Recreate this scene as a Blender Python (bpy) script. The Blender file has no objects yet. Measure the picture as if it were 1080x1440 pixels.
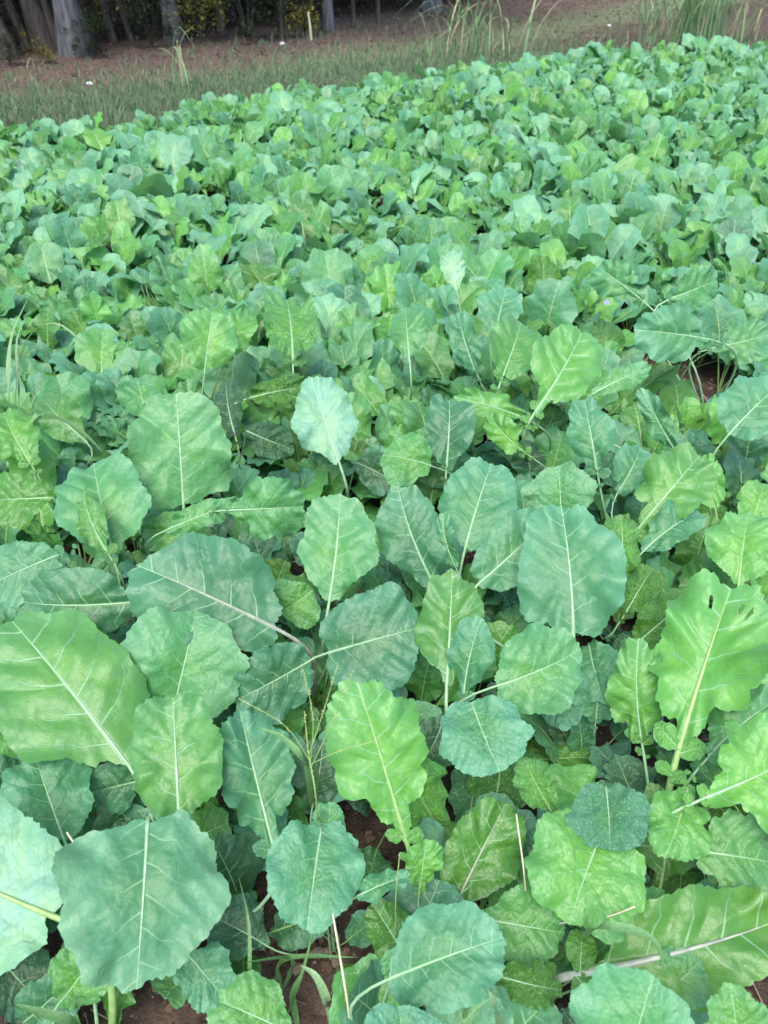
import bpy, math, random
import numpy as np
from mathutils import Vector, Matrix

scene = bpy.context.scene
col = scene.collection
R = math.radians

# ---------------------------------------------------------------- camera
CAM_H, PITCH, FOCAL = 1.35, 37.5, 26.0
SENS = 34.6
cam_d = bpy.data.cameras.new("camera")
cam_d.sensor_fit = 'VERTICAL'
cam_d.sensor_height = SENS
cam_d.sensor_width = SENS * .75
cam_d.lens = FOCAL
cam_d.clip_start = 0.05
cam_d.clip_end = 400
cam_d.dof.use_dof = True
cam_d.dof.focus_distance = 1.45
cam_d.dof.aperture_fstop = 7.0
cam = bpy.data.objects.new("camera", cam_d)
cam.location = (0, 0, CAM_H)
cam.rotation_euler = (R(90 - PITCH), 0, 0)
col.objects.link(cam)
scene.camera = cam
FP = 1440 * FOCAL / SENS          # focal length in photo pixels

# ---------------------------------------------------------------- light
SUN_EL, SUN_AZ = 60.0, 195.0
world = bpy.data.worlds.new("World")
scene.world = world
world.use_nodes = True
wn = world.node_tree.nodes
bg = wn['Background']
sky = wn.new('ShaderNodeTexSky')
sky.sky_type = 'NISHITA'
sky.sun_disc = False
sky.sun_elevation = R(SUN_EL)
sky.sun_rotation = R(SUN_AZ)
sky.air_density = 1.0
sky.dust_density = 1.6
world.node_tree.links.new(sky.outputs[0], bg.inputs[0])
bg.inputs[1].default_value = 0.11
sun_d = bpy.data.lights.new("sun", 'SUN')
sun_d.energy = 1.35
sun_d.angle = R(35)
sun_d.color = (1.0, 0.96, 0.86)
sun = bpy.data.objects.new("sun", sun_d)
_a = R(SUN_AZ)
_dir = Vector((math.sin(_a) * math.cos(R(SUN_EL)), math.cos(_a) * math.cos(R(SUN_EL)), math.sin(R(SUN_EL))))
sun.rotation_euler = _dir.to_track_quat('Z', 'Y').to_euler()
sun.location = _dir * 30
col.objects.link(sun)
scene.view_settings.view_transform = 'Standard'
scene.view_settings.look = 'None'
scene.view_settings.exposure = 2.02
scene.view_settings.gamma = 1.0
scene.view_settings.use_curve_mapping = False
scene.render.engine = 'CYCLES'
scene.cycles.max_bounces = 6
scene.cycles.transparent_max_bounces = 8

# ---------------------------------------------------------------- helpers
_p = R(PITCH)
CF = np.array([0, math.cos(_p), -math.sin(_p)])
CU = np.array([0, math.sin(_p), math.cos(_p)])
CR = np.array([1.0, 0, 0])
CP = np.array([0, 0, CAM_H])


def at(px, py, h=0.0):
    """world point at height h seen at a photo position"""
    d = CF + CR * (px - 540) / FP + CU * (720 - py) / FP
    t = (h - CAM_H) / d[2]
    return CP + d * t


def proj(p):
    v = np.asarray(p) - CP
    z = v @ CF
    return 540 + FP * (v @ CR) / z, 720 - FP * (v @ CU) / z, z


def tag(o, label=None, cat=None, group=None, kind=None):
    if label: o['label'] = label
    if cat: o['category'] = cat
    if group: o['group'] = group
    if kind: o['kind'] = kind
    return o


def empty(name, loc, label, cat, group=None, rz=0.0):
    o = bpy.data.objects.new(name, None)
    o.location = Vector(loc)
    o.rotation_euler[2] = rz
    o.empty_display_size = .05
    col.objects.link(o)
    return tag(o, label, cat, group)


def link(name, mesh, parent=None, matrix=None):
    o = bpy.data.objects.new(name, mesh)
    col.objects.link(o)
    if parent is not None:
        o.parent = parent
    if matrix is not None:
        o.matrix_basis = matrix
    return o


def make_mesh(name, V, F, mat, UV=None, C=None, smooth=True):
    """F: list of arrays (quads / tris)"""
    me = bpy.data.meshes.new(name)
    V = np.asarray(V, dtype=np.float32)
    tot, idx, start = 0, [], []
    sizes = []
    for f in F:
        f = np.asarray(f, dtype=np.int32)
        if len(f) == 0:
            continue
        k = f.shape[1]
        idx.append(f.ravel())
        sizes.append(np.full(len(f), k, dtype=np.int32))
    idx = np.concatenate(idx)
    sizes = np.concatenate(sizes)
    start = np.concatenate([[0], np.cumsum(sizes)[:-1]]).astype(np.int32)
    me.vertices.add(len(V))
    me.vertices.foreach_set('co', V.ravel())
    me.loops.add(len(idx))
    me.loops.foreach_set('vertex_index', idx)
    me.polygons.add(len(sizes))
    me.polygons.foreach_set('loop_start', start)
    me.polygons.foreach_set('loop_total', sizes)
    me.polygons.foreach_set('use_smooth', np.full(len(sizes), smooth))
    if UV is not None:
        l = me.uv_layers.new(name='UVMap')
        l.data.foreach_set('uv', np.asarray(UV, dtype=np.float32)[idx].ravel())
    if C is not None:
        a = me.color_attributes.new('tone', 'FLOAT_COLOR', 'POINT')
        a.data.foreach_set('color', np.asarray(C, dtype=np.float32).ravel())
    me.update(calc_edges=True)
    if mat is not None:
        me.materials.append(mat)
    return me


# ---------------------------------------------------------------- node helper
class NT:
    def __init__(s, name):
        s.m = bpy.data.materials.new(name)
        s.m.use_nodes = True
        s.t = s.m.node_tree
        s.t.nodes.clear()
        s.out = s.n('ShaderNodeOutputMaterial')

    def n(s, typ, **kw):
        x = s.t.nodes.new(typ)
        for k, v in kw.items():
            setattr(x, k, v)
        return x

    def put(s, sock, v):
        if isinstance(v, bpy.types.NodeSocket):
            s.t.links.new(v, sock)
        else:
            sock.default_value = v

    def math(s, op, a, b=0.0, c=None, clamp=False):
        x = s.n('ShaderNodeMath', operation=op, use_clamp=clamp)
        s.put(x.inputs[0], a)
        s.put(x.inputs[1], b)
        if c is not None:
            s.put(x.inputs[2], c)
        return x.outputs[0]

    def ramp(s, v, a, b, o0=0.0, o1=1.0):
        x = s.n('ShaderNodeMapRange', interpolation_type='SMOOTHSTEP')
        for i, q in enumerate((v, a, b, o0, o1)):
            s.put(x.inputs[i], q)
        return x.outputs[0]

    def mix(s, f, a, b, mode='MIX'):
        x = s.n('ShaderNodeMix', data_type='RGBA', blend_type=mode)
        s.put(x.inputs[0], f)
        s.put(x.inputs[6], a)
        s.put(x.inputs[7], b)
        return x.outputs[2]

    def noise(s, vec, scale, detail=3.0, rough=.55):
        x = s.n('ShaderNodeTexNoise')
        s.put(x.inputs['Vector'], vec)
        x.inputs['Scale'].default_value = scale
        x.inputs['Detail'].default_value = detail
        x.inputs['Roughness'].default_value = rough
        return x

    def bump(s, h, strength, dist, normal=None):
        x = s.n('ShaderNodeBump')
        x.inputs['Strength'].default_value = strength
        x.inputs['Distance'].default_value = dist
        s.put(x.inputs['Height'], h)
        if normal is not None:
            s.put(x.inputs['Normal'], normal)
        return x.outputs[0]

    def pbsdf(s, color, rough, spec=.5, normal=None):
        x = s.n('ShaderNodeBsdfPrincipled')
        s.put(x.inputs['Base Color'], color)
        s.put(x.inputs['Roughness'], rough)
        x.inputs['Specular IOR Level'].default_value = spec
        if normal is not None:
            s.put(x.inputs['Normal'], normal)
        return x.outputs[0]

    def end(s, sh):
        s.t.links.new(sh, s.out.inputs[0])
        return s.m


def leaf_material(name, use_attr, crinkle=0.0):
    T = NT(name)
    if use_attr:
        a = T.n('ShaderNodeAttribute', attribute_name='tone', attribute_type='GEOMETRY')
        base, wax = a.outputs['Color'], a.outputs['Alpha']
        rnd = T.math('FRACT', T.math('MULTIPLY', T.math('ADD', a.outputs['Fac'], wax), 91.7))
    else:
        a = T.n('ShaderNodeObjectInfo')
        base, wax, rnd = a.outputs['Color'], a.outputs['Alpha'], a.outputs['Random']
    uv = T.n('ShaderNodeUVMap', uv_map='UVMap')
    sep = T.n('ShaderNodeSeparateXYZ')
    T.put(sep.inputs[0], uv.outputs[0])
    comb = T.n('ShaderNodeCombineXYZ')
    T.put(comb.inputs[0], sep.outputs[0])
    T.put(comb.inputs[1], sep.outputs[1])
    T.put(comb.inputs[2], T.math('MULTIPLY', rnd, 37.0))
    vec = comb.outputs[0]
    nw = T.noise(vec, 5.0, 2.0)
    sw = T.n('ShaderNodeSeparateXYZ')
    T.put(sw.inputs[0], nw.outputs['Color'])
    u = T.math('SUBTRACT', sep.outputs[0], .5)
    X = T.math('ABSOLUTE', u)
    # the wobble of the side veins fades out at the midrib
    wob = T.math('MULTIPLY', T.math('SUBTRACT', sw.outputs[0], .5), T.ramp(X, 0.0, .25, 0.0, .34))
    y0 = T.math('SUBTRACT', T.math('SUBTRACT', T.math('ADD', sep.outputs[1], wob), T.math('MULTIPLY', X, .55)),
                T.math('MULTIPLY', T.math('MULTIPLY', X, X), .75))
    side = T.math('MULTIPLY', T.math('GREATER_THAN', u, 0.0), .47)
    NV = 5.4
    s_ = T.math('ADD', T.math('ADD', T.math('MULTIPLY', y0, NV), side), T.math('MULTIPLY', rnd, 1.0))
    d = T.math('MULTIPLY', T.math('ABSOLUTE', T.math('SUBTRACT', T.math('FRACT', s_), .5)), 1 / NV)
    w = T.math('MAXIMUM', T.math('SUBTRACT', .0085, T.math('MULTIPLY', X, .013)), .0022)
    side_v = T.ramp(T.math('DIVIDE', d, w), .35, 1.1, 1.0, 0.0)
    # forks of the side veins towards the margin
    y1 = T.math('SUBTRACT', T.math('ADD', sep.outputs[1], T.math('MULTIPLY', wob, 1.6)), T.math('MULTIPLY', X, 1.9))
    s1 = T.math('ADD', T.math('ADD', T.math('MULTIPLY', y1, 6.3), T.math('MULTIPLY', side, 1.7)), T.math('MULTIPLY', rnd, 3.0))
    d1 = T.math('MULTIPLY', T.math('ABSOLUTE', T.math('SUBTRACT', T.math('FRACT', s1), .5)), .085)
    fork_v = T.math('MULTIPLY', T.ramp(T.math('DIVIDE', d1, .0024), .35, 1.1, 1.0, 0.0),
                    T.math('MULTIPLY', T.ramp(X, .10, .2), T.ramp(sw.outputs[1], .42, .58)))
    side_v = T.math('MAXIMUM', T.math('MULTIPLY', side_v, T.ramp(sw.outputs[2], .30, .46, .35, 1.0)), T.math('MULTIPLY', fork_v, .8))
    mid_w = T.math('MAXIMUM', T.math('SUBTRACT', .016, T.math('MULTIPLY', sep.outputs[1], .015)), .002)
    mid_v = T.ramp(T.math('DIVIDE', X, mid_w), .5, 1.2, 1.0, 0.0)
    # network of small veins
    vw = T.n('ShaderNodeVectorMath', operation='MULTIPLY_ADD')
    T.put(vw.inputs[0], T.noise(vec, 9.0, 2.0).outputs['Color'])
    vw.inputs[1].default_value = (.14, .14, 0)
    T.put(vw.inputs[2], vec)
    vo = T.n('ShaderNodeTexVoronoi', feature='DISTANCE_TO_EDGE')
    T.put(vo.inputs['Vector'], vw.outputs[0])
    vo.inputs['Scale'].default_value = 8.5
    net = T.math('MULTIPLY', T.ramp(vo.outputs['Distance'], .008, .045, 1.0, 0.0), T.ramp(nw.outputs['Fac'], .40, .62))
    vo2 = T.n('ShaderNodeTexVoronoi', feature='DISTANCE_TO_EDGE')
    T.put(vo2.inputs['Vector'], vw.outputs[0])
    vo2.inputs['Scale'].default_value = 26.0
    net2 = T.ramp(vo2.outputs['Distance'], .0, .14, 1.0, 0.0)
    # body colour
    n1 = T.noise(vec, 3.2, 4.0)
    n2 = T.noise(vec, 14.0, 3.0)
    c = T.mix(T.ramp(n1.outputs['Fac'], .38, .68), base, T.mix(1.0, base, (1.25, 1.08, .70, 1), 'MULTIPLY'))
    c = T.mix(T.math('MULTIPLY', T.ramp(n2.outputs['Fac'], .42, .75), .45), c, T.mix(1.0, base, (.68, .8, 1.0, 1), 'MULTIPLY'))
    # waxy bloom, thicker towards the rim and the tip
    yy = T.math('SUBTRACT', sep.outputs[1], .42)
    rr = T.math('SQRT', T.math('ADD', T.math('MULTIPLY', T.math('MULTIPLY', X, X), 1.7), T.math('MULTIPLY', yy, yy)))
    bloom = T.ramp(T.math('ADD', rr, T.math('MULTIPLY', T.math('SUBTRACT', n1.outputs['Fac'], .5), .7)), .12, .72)
    bf = T.math('MULTIPLY', T.math('ADD', T.math('MULTIPLY', bloom, .78), .10), wax, clamp=True)
    c = T.mix(bf, c, (.108, .290, .182, 1))
    age = T.math('MULTIPLY', T.ramp(rnd, .72, .95), T.ramp(T.math('ADD', rr, T.math('MULTIPLY', T.math('SUBTRACT', n2.outputs['Fac'], .5), .5)), .38, .62))
    c = T.mix(T.math('MULTIPLY', age, .16), c, (.22, .27, .06, 1))
    # veins: pale near the midrib, bluish green towards the rim
    vc = T.mix(T.ramp(X, .04, .20), (.25, .42, .24, 1), (.10, .235, .14, 1))
    c = T.mix(T.math('MULTIPLY', net, .48), c, T.mix(.5, c, (.07, .17, .12, 1)))
    c = T.mix(T.math('MULTIPLY', side_v, .55), c, vc)
    c = T.mix(T.math('MULTIPLY', mid_v, .8), c, (.34, .48, .28, 1))
    # small brown scars
    sp = T.noise(vec, 21.0, 1.0)
    c = T.mix(T.ramp(sp.outputs['Fac'], .79, .83, 0.0, .7), c, (.20, .17, .07, 1))
    geo = T.n('ShaderNodeNewGeometry')
    back = T.mix(.65, c, (.20, .40, .22, 1))
    c = T.mix(geo.outputs['Backfacing'], c, back)
    h = T.math('SUBTRACT', T.math('MULTIPLY', n2.outputs['Fac'], .5 + crinkle),
               T.math('ADD', T.math('ADD', T.math('MULTIPLY', side_v, .9), T.math('MULTIPLY', net, .14 + crinkle)),
                      T.math('MULTIPLY', net2, .16 + .5 * crinkle)))
    nrm = T.bump(h, .30 + .5 * crinkle, .003)
    rough = T.math('ADD', .42, T.math('MULTIPLY', wax, .10))
    nrm = T.bump(T.noise(vec, 7.0, 2.0).outputs['Fac'], .5, .012, nrm)
    pb = T.pbsdf(c, rough, .5, nrm)
    pn = pb.node
    T.put(pn.inputs['Sheen Weight'], T.math('MULTIPLY_ADD', wax, .15, .05))
    pn.inputs['Sheen Roughness'].default_value = .35
    pn.inputs['Sheen Tint'].default_value = (.62, .95, .85, 1)
    tr = T.n('ShaderNodeBsdfTranslucent')
    T.put(tr.inputs[0], T.mix(1.0, c, (1.15, 1.45, .65, 1), 'MULTIPLY'))
    T.put(tr.inputs[1], nrm)
    ms = T.n('ShaderNodeMixShader')
    ms.inputs[0].default_value = .25
    T.t.links.new(pb, ms.inputs[1])
    T.t.links.new(tr.outputs[0], ms.inputs[2])
    return T.end(ms.outputs[0])


def simple_mat(name, c1, c2, scale=8.0, rough=.7, spec=.3, bump=.3, bdist=.01, trans=0.0, objrand=0.0, stretch=None):
    T = NT(name)
    tc = T.n('ShaderNodeTexCoord')
    v = tc.outputs['Object']
    if stretch:
        mp = T.n('ShaderNodeMapping')
        mp.inputs['Scale'].default_value = stretch
        T.put(mp.inputs[0], v)
        v = mp.outputs[0]
    n = T.noise(v, scale, 5.0, .6)
    c = T.mix(T.ramp(n.outputs['Fac'], .32, .68), (*c1, 1), (*c2, 1))
    if objrand:
        oi = T.n('ShaderNodeObjectInfo')
        hs = T.n('ShaderNodeHueSaturation')
        T.put(hs.inputs['Value'], T.math('ADD', 1 - objrand / 2, T.math('MULTIPLY', oi.outputs['Random'], objrand)))
        T.put(hs.inputs['Color'], c)
        c = hs.outputs[0]
    nrm = T.bump(n.outputs['Fac'], bump, bdist)
    sh = T.pbsdf(c, rough, spec, nrm)
    if trans:
        tr = T.n('ShaderNodeBsdfTranslucent')
        T.put(tr.inputs[0], c)
        ms = T.n('ShaderNodeMixShader')
        ms.inputs[0].default_value = trans
        T.t.links.new(sh, ms.inputs[1])
        T.t.links.new(tr.outputs[0], ms.inputs[2])
        sh = ms.outputs[0]
    return T.end(sh)


def tone_mat(name, rough=.6, trans=.3, spec=.3):
    """flat little leaves and blades that carry their own tone per piece"""
    T = NT(name)
    a = T.n('ShaderNodeAttribute', attribute_name='tone', attribute_type='GEOMETRY')
    tc = T.n('ShaderNodeTexCoord')
    n = T.noise(tc.outputs['Object'], 30.0, 2.0)
    c = T.mix(T.math('MULTIPLY', n.outputs['Fac'], .5), a.outputs['Color'], T.mix(1.0, a.outputs['Color'], (.6, .65, .6, 1), 'MULTIPLY'))
    sh = T.pbsdf(c, rough, spec)
    tr = T.n('ShaderNodeBsdfTranslucent')
    T.put(tr.inputs[0], c)
    ms = T.n('ShaderNodeMixShader')
    ms.inputs[0].default_value = trans
    T.t.links.new(sh, ms.inputs[1])
    T.t.links.new(tr.outputs[0], ms.inputs[2])
    return T.end(ms.outputs[0])


M_LEAF = leaf_material('greens_leaf', False)
M_CRINK = leaf_material('crinkled_leaf', False, .8)
M_LEAF_FAR = leaf_material('greens_leaf_mass', True)
M_STALK = simple_mat('leaf_stalk', (.18, .32, .17), (.26, .40, .24), 60, .42, .45, .2, .001)
M_STALK_G = simple_mat('leaf_stalk_green', (.16, .28, .08), (.24, .36, .13), 60, .42, .45, .2, .001)
M_STALK_P = simple_mat('leaf_stalk_purple', (.20, .20, .19), (.30, .33, .24), 50, .42, .45, .2, .001)
M_TONE = tone_mat('foliage_tone')
M_GRASS = simple_mat('grass_blade', (.09, .20, .07), (.14, .27, .10), 12, .4, .5, .2, .002, .3, .35, (30, 30, 2))
M_DRY = simple_mat('dry_stalk', (.40, .38, .24), (.55, .52, .36), 40, .7, .2, .2, .002)
M_BARK = simple_mat('tree_bark', (.04, .032, .028), (.10, .085, .075), 5, .9, .1, 1.0, .06, 0, .3, (3.5, 3.5, .5))
M_BARK_L = simple_mat('grey_tree_bark', (.06, .06, .063), (.14, .14, .147), 5, .9, .1, 1.0, .04, 0, .2, (3.5, 3.5, .5))


# ---------------------------------------------------------------- ground
def nz(x, y, f, seed):
    r = np.random.RandomState(seed)
    s = 0
    for i in range(9):
        a = r.uniform(0, 6.283)
        k = f * r.uniform(.6, 1.7)
        s = s + np.sin(k * (x * math.cos(a) + y * math.sin(a)) + r.uniform(0, 6.28))
    return s / 3.0


# far edge of the crop (the rows end here) and tree line
EDGE = [at(-250, 176, .3), at(0, 158, .3), at(250, 132, .3), at(420, 106, .3), at(600, 84, .3), at(820, 56, .3), at(1080, 48, .3), at(1350, 42, .3)]


def edge_y(x):
    return float(np.interp(x, [e[0] for e in EDGE], [e[1] for e in EDGE]))


TL_A, TL_B = at(107, 80), at(605, 16)
_tl = (TL_B - TL_A) / np.linalg.norm(TL_B - TL_A)
TLN = np.array([-_tl[1], _tl[0]])                 # points into the wood


def wood_d(x, y):
    return (x - TL_A[0]) * TLN[0] + (y - TL_A[1]) * TLN[1]


def ground_material():
    T = NT('ground_earth')
    tc = T.n('ShaderNodeTexCoord')
    P = tc.outputs['Object']
    n0 = T.noise(P, 1.3, 4.0)
    n1 = T.noise(P, 22.0, 6.0, .65)
    n2 = T.noise(P, 130.0, 4.0, .7)
    vo = T.n('ShaderNodeTexVoronoi')
    T.put(vo.inputs['Vector'], P)
    vo.inputs['Scale'].default_value = 70.0
    c = T.mix(T.ramp(n1.outputs['Fac'], .3, .7), (.042, .029, .023, 1), (.110, .078, .062, 1))
    c = T.mix(T.math('MULTIPLY', T.ramp(n2.outputs['Fac'], .5, .75), .5), c, (.19, .14, .11, 1))
    c = T.mix(T.math('MULTIPLY', vo.outputs['Distance'], .35), c, (.05, .03, .022, 1))
    litter = T.mix(T.ramp(n1.outputs['Fac'], .35, .65), (.085, .055, .048, 1), (.17, .115, .10, 1))
    litter = T.mix(T.math('MULTIPLY', T.ramp(n0.outputs['Fac'], .45, .7), .4), litter, (.07, .10, .05, 1))
    sp = T.n('ShaderNodeSeparateXYZ')
    T.put(sp.inputs[0], P)
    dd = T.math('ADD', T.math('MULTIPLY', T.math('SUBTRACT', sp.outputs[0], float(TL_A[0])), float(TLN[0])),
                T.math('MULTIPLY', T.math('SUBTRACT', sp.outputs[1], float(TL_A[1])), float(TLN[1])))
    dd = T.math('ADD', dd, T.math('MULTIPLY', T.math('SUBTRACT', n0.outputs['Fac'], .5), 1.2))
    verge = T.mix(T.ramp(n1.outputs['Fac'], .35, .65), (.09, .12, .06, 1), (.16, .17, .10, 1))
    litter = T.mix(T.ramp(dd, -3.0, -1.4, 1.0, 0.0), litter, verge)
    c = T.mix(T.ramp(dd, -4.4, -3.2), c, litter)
    wood = T.mix(T.ramp(n1.outputs['Fac'], .4, .7), (.02, .015, .010, 1), (.05, .036, .02, 1))  # woodland floor: the shade under the trees is put into this dark colour
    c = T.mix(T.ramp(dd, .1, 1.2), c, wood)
    h = T.math('ADD', n1.outputs['Fac'], T.math('MULTIPLY', n2.outputs['Fac'], .5))
    return T.end(T.pbsdf(c, .95, .12, T.bump(h, .9, .02)))


M_GROUND = ground_material()


def axis(lo, hi, flo, fhi, fine, n):
    a = np.arange(flo, fhi + 1e-6, fine)
    g = np.geomspace(fine * 2, hi - fhi, n)
    h = np.geomspace(fine * 2, flo - lo, n)
    return np.concatenate([(flo - h)[::-1], a, fhi + g])


def ground_z(x, y):
    near = np.clip((5.5 - np.hypot(x, y)) / 2, 0.15, 1)
    z = .010 * nz(x, y, 9, 1) + (.007 * nz(x, y, 32, 2) + .004 * nz(x, y, 85, 3)) * near
    far = np.clip(np.hypot(x, y) / 40, 0, 1)
    return z * (1 - far) - .012


gx = axis(-150, 150, -2.2, 2.4, .022, 26)
gy = axis(-60, 160, .2, 4.2, .022, 26)
GX, GY = np.meshgrid(gx, gy)
V = np.stack([GX, GY, ground_z(GX, GY)], -1).reshape(-1, 3)
nx, ny = len(gx), len(gy)
i = (np.arange(ny - 1)[:, None] * nx + np.arange(nx - 1)[None]).ravel()
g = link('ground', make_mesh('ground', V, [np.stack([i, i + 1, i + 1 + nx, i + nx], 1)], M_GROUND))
tag(g, 'reddish brown crumbly soil of the vegetable patch running on to the woodland edge', None, None, 'structure')

# ---------------------------------------------------------------- clods and straw on the soil
rs = np.random.RandomState(5)
ICO_V = np.array([(0, 0, 1), (.9, 0, .35), (.28, .85, .35), (-.73, .53, .35), (-.73, -.53, .35), (.28, -.85, .35),
                  (.73, .53, -.35), (-.28, .85, -.35), (-.9, 0, -.35), (-.28, -.85, -.35), (.73, -.53, -.35), (0, 0, -1)])
ICO_F = np.array([(0, 1, 2), (0, 2, 3), (0, 3, 4), (0, 4, 5), (0, 5, 1), (1, 6, 2), (2, 7, 3), (3, 8, 4), (4, 9, 5), (5, 10, 1),
                  (2, 6, 7), (3, 7, 8), (4, 8, 9), (5, 9, 10), (1, 10, 6), (6, 11, 7), (7, 11, 8), (8, 11, 9), (9, 11, 10), (10, 11, 6)])


def scatter(name, n, place, base_v, base_f, mat, label, tones, size, flat=(1, 1, 1), sink=.0, smooth=False, jit=.3, tilt=.5, standz=False):
    N = len(base_v)
    x, y = place(n)
    s = size(n)
    V = np.repeat(base_v[None], n, 0).astype(float)
    V = V * (1 + rs.uniform(-jit, jit, (n, N, 1)))
    V = V * np.array(flat) * s[:, None, None]
    az = rs.uniform(0, 6.283, n)
    tl = rs.uniform(-tilt, tilt, n)
    ct, st = np.cos(tl)[:, None], np.sin(tl)[:, None]
    yy = V[..., 1] * ct - V[..., 2] * st
    zz = V[..., 1] * st + V[..., 2] * ct
    ca, sa = np.cos(az)[:, None], np.sin(az)[:, None]
    X = V[..., 0] * ca - yy * sa + x[:, None]
    Y = V[..., 0] * sa + yy * ca + y[:, None]
    Z = zz + (ground_z(x, y) + s * sink)[:, None]
    V = np.stack([X, Y, Z], -1).reshape(-1, 3)
    off = (np.arange(n) * N)[:, None, None]
    F = (base_f[None] + off).reshape(-1, base_f.shape[1])
    t = np.asarray(tones)
    c = t[rs.randint(0, len(t), n)] * rs.uniform(.75, 1.2, (n, 1))
    C = np.ones((n * N, 4))
    C[:, :3] = np.repeat(c, N, 0)
    o = link(name, make_mesh(name, V, [F], mat, None, C, smooth))
    return tag(o, label, None, None, 'stuff')


def near_place(n):
    y = .25 + 3.9 * rs.uniform(0, 1, n) ** 1.5
    x = rs.uniform(-1, 1, n) * (.55 + .5 * y)
    return x, y


M_CLOD = tone_mat('soil_clod', .95, .0, .1)
scatter('soil_clods', 9000, near_place, ICO_V, ICO_F, M_CLOD, 'small reddish brown clods and stones loose on the soil between the plants',
        [(.085, .055, .042), (.12, .078, .06), (.16, .105, .08), (.06, .04, .03), (.20, .15, .125)],
        lambda n: .0025 + .012 * rs.uniform(0, 1, n) ** 3.5, (1, .8, .65), .3)
STRAW_V = np.array([(-1, -.03, 0), (1, -.02, 0), (1, .02, .02), (-1, .03, .02)])
scatter('dry_straw', 700, near_place, STRAW_V, np.array([(0, 1, 2, 3)]), M_TONE, 'dry straw bits and dead stems scattered on the soil',
        [(.36, .27, .18), (.28, .19, .12), (.45, .38, .26)], lambda n: rs.uniform(.008, .045, n), sink=.25, tilt=.15, jit=.05)


# ---------------------------------------------------------------- leaves
def tube(P, rad, sides=6, flat=1.0, up=None):
    """tube through points P with radii rad; returns V, quads"""
    P = np.asarray(P, float)
    n = len(P)
    T = np.gradient(P, axis=0)
    T /= np.linalg.norm(T, axis=1)[:, None] + 1e-12
    up = np.array([0, 0, 1.0]) if up is None else np.asarray(up, float)
    if abs(T[0] @ up) > .95:
        up = np.array([1.0, 0, 0])
    V = []
    u = up
    for k in range(n):
        s = np.cross(T[k], u)
        s /= np.linalg.norm(s) + 1e-12
        u = np.cross(s, T[k])
        a = np.arange(sides) * 2 * math.pi / sides
        V.append(P[k] + rad[k] * (np.cos(a)[:, None] * s + flat * np.sin(a)[:, None] * u))
    V = np.concatenate(V)
    F = []
    for k in range(n - 1):
        for j in range(sides):
            F.append((k * sides + j, k * sides + (j + 1) % sides, (k + 1) * sides + (j + 1) % sides, (k + 1) * sides + j))
    V = np.concatenate([V, P[:1], P[-1:]])
    return V, np.array(F)


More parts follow.
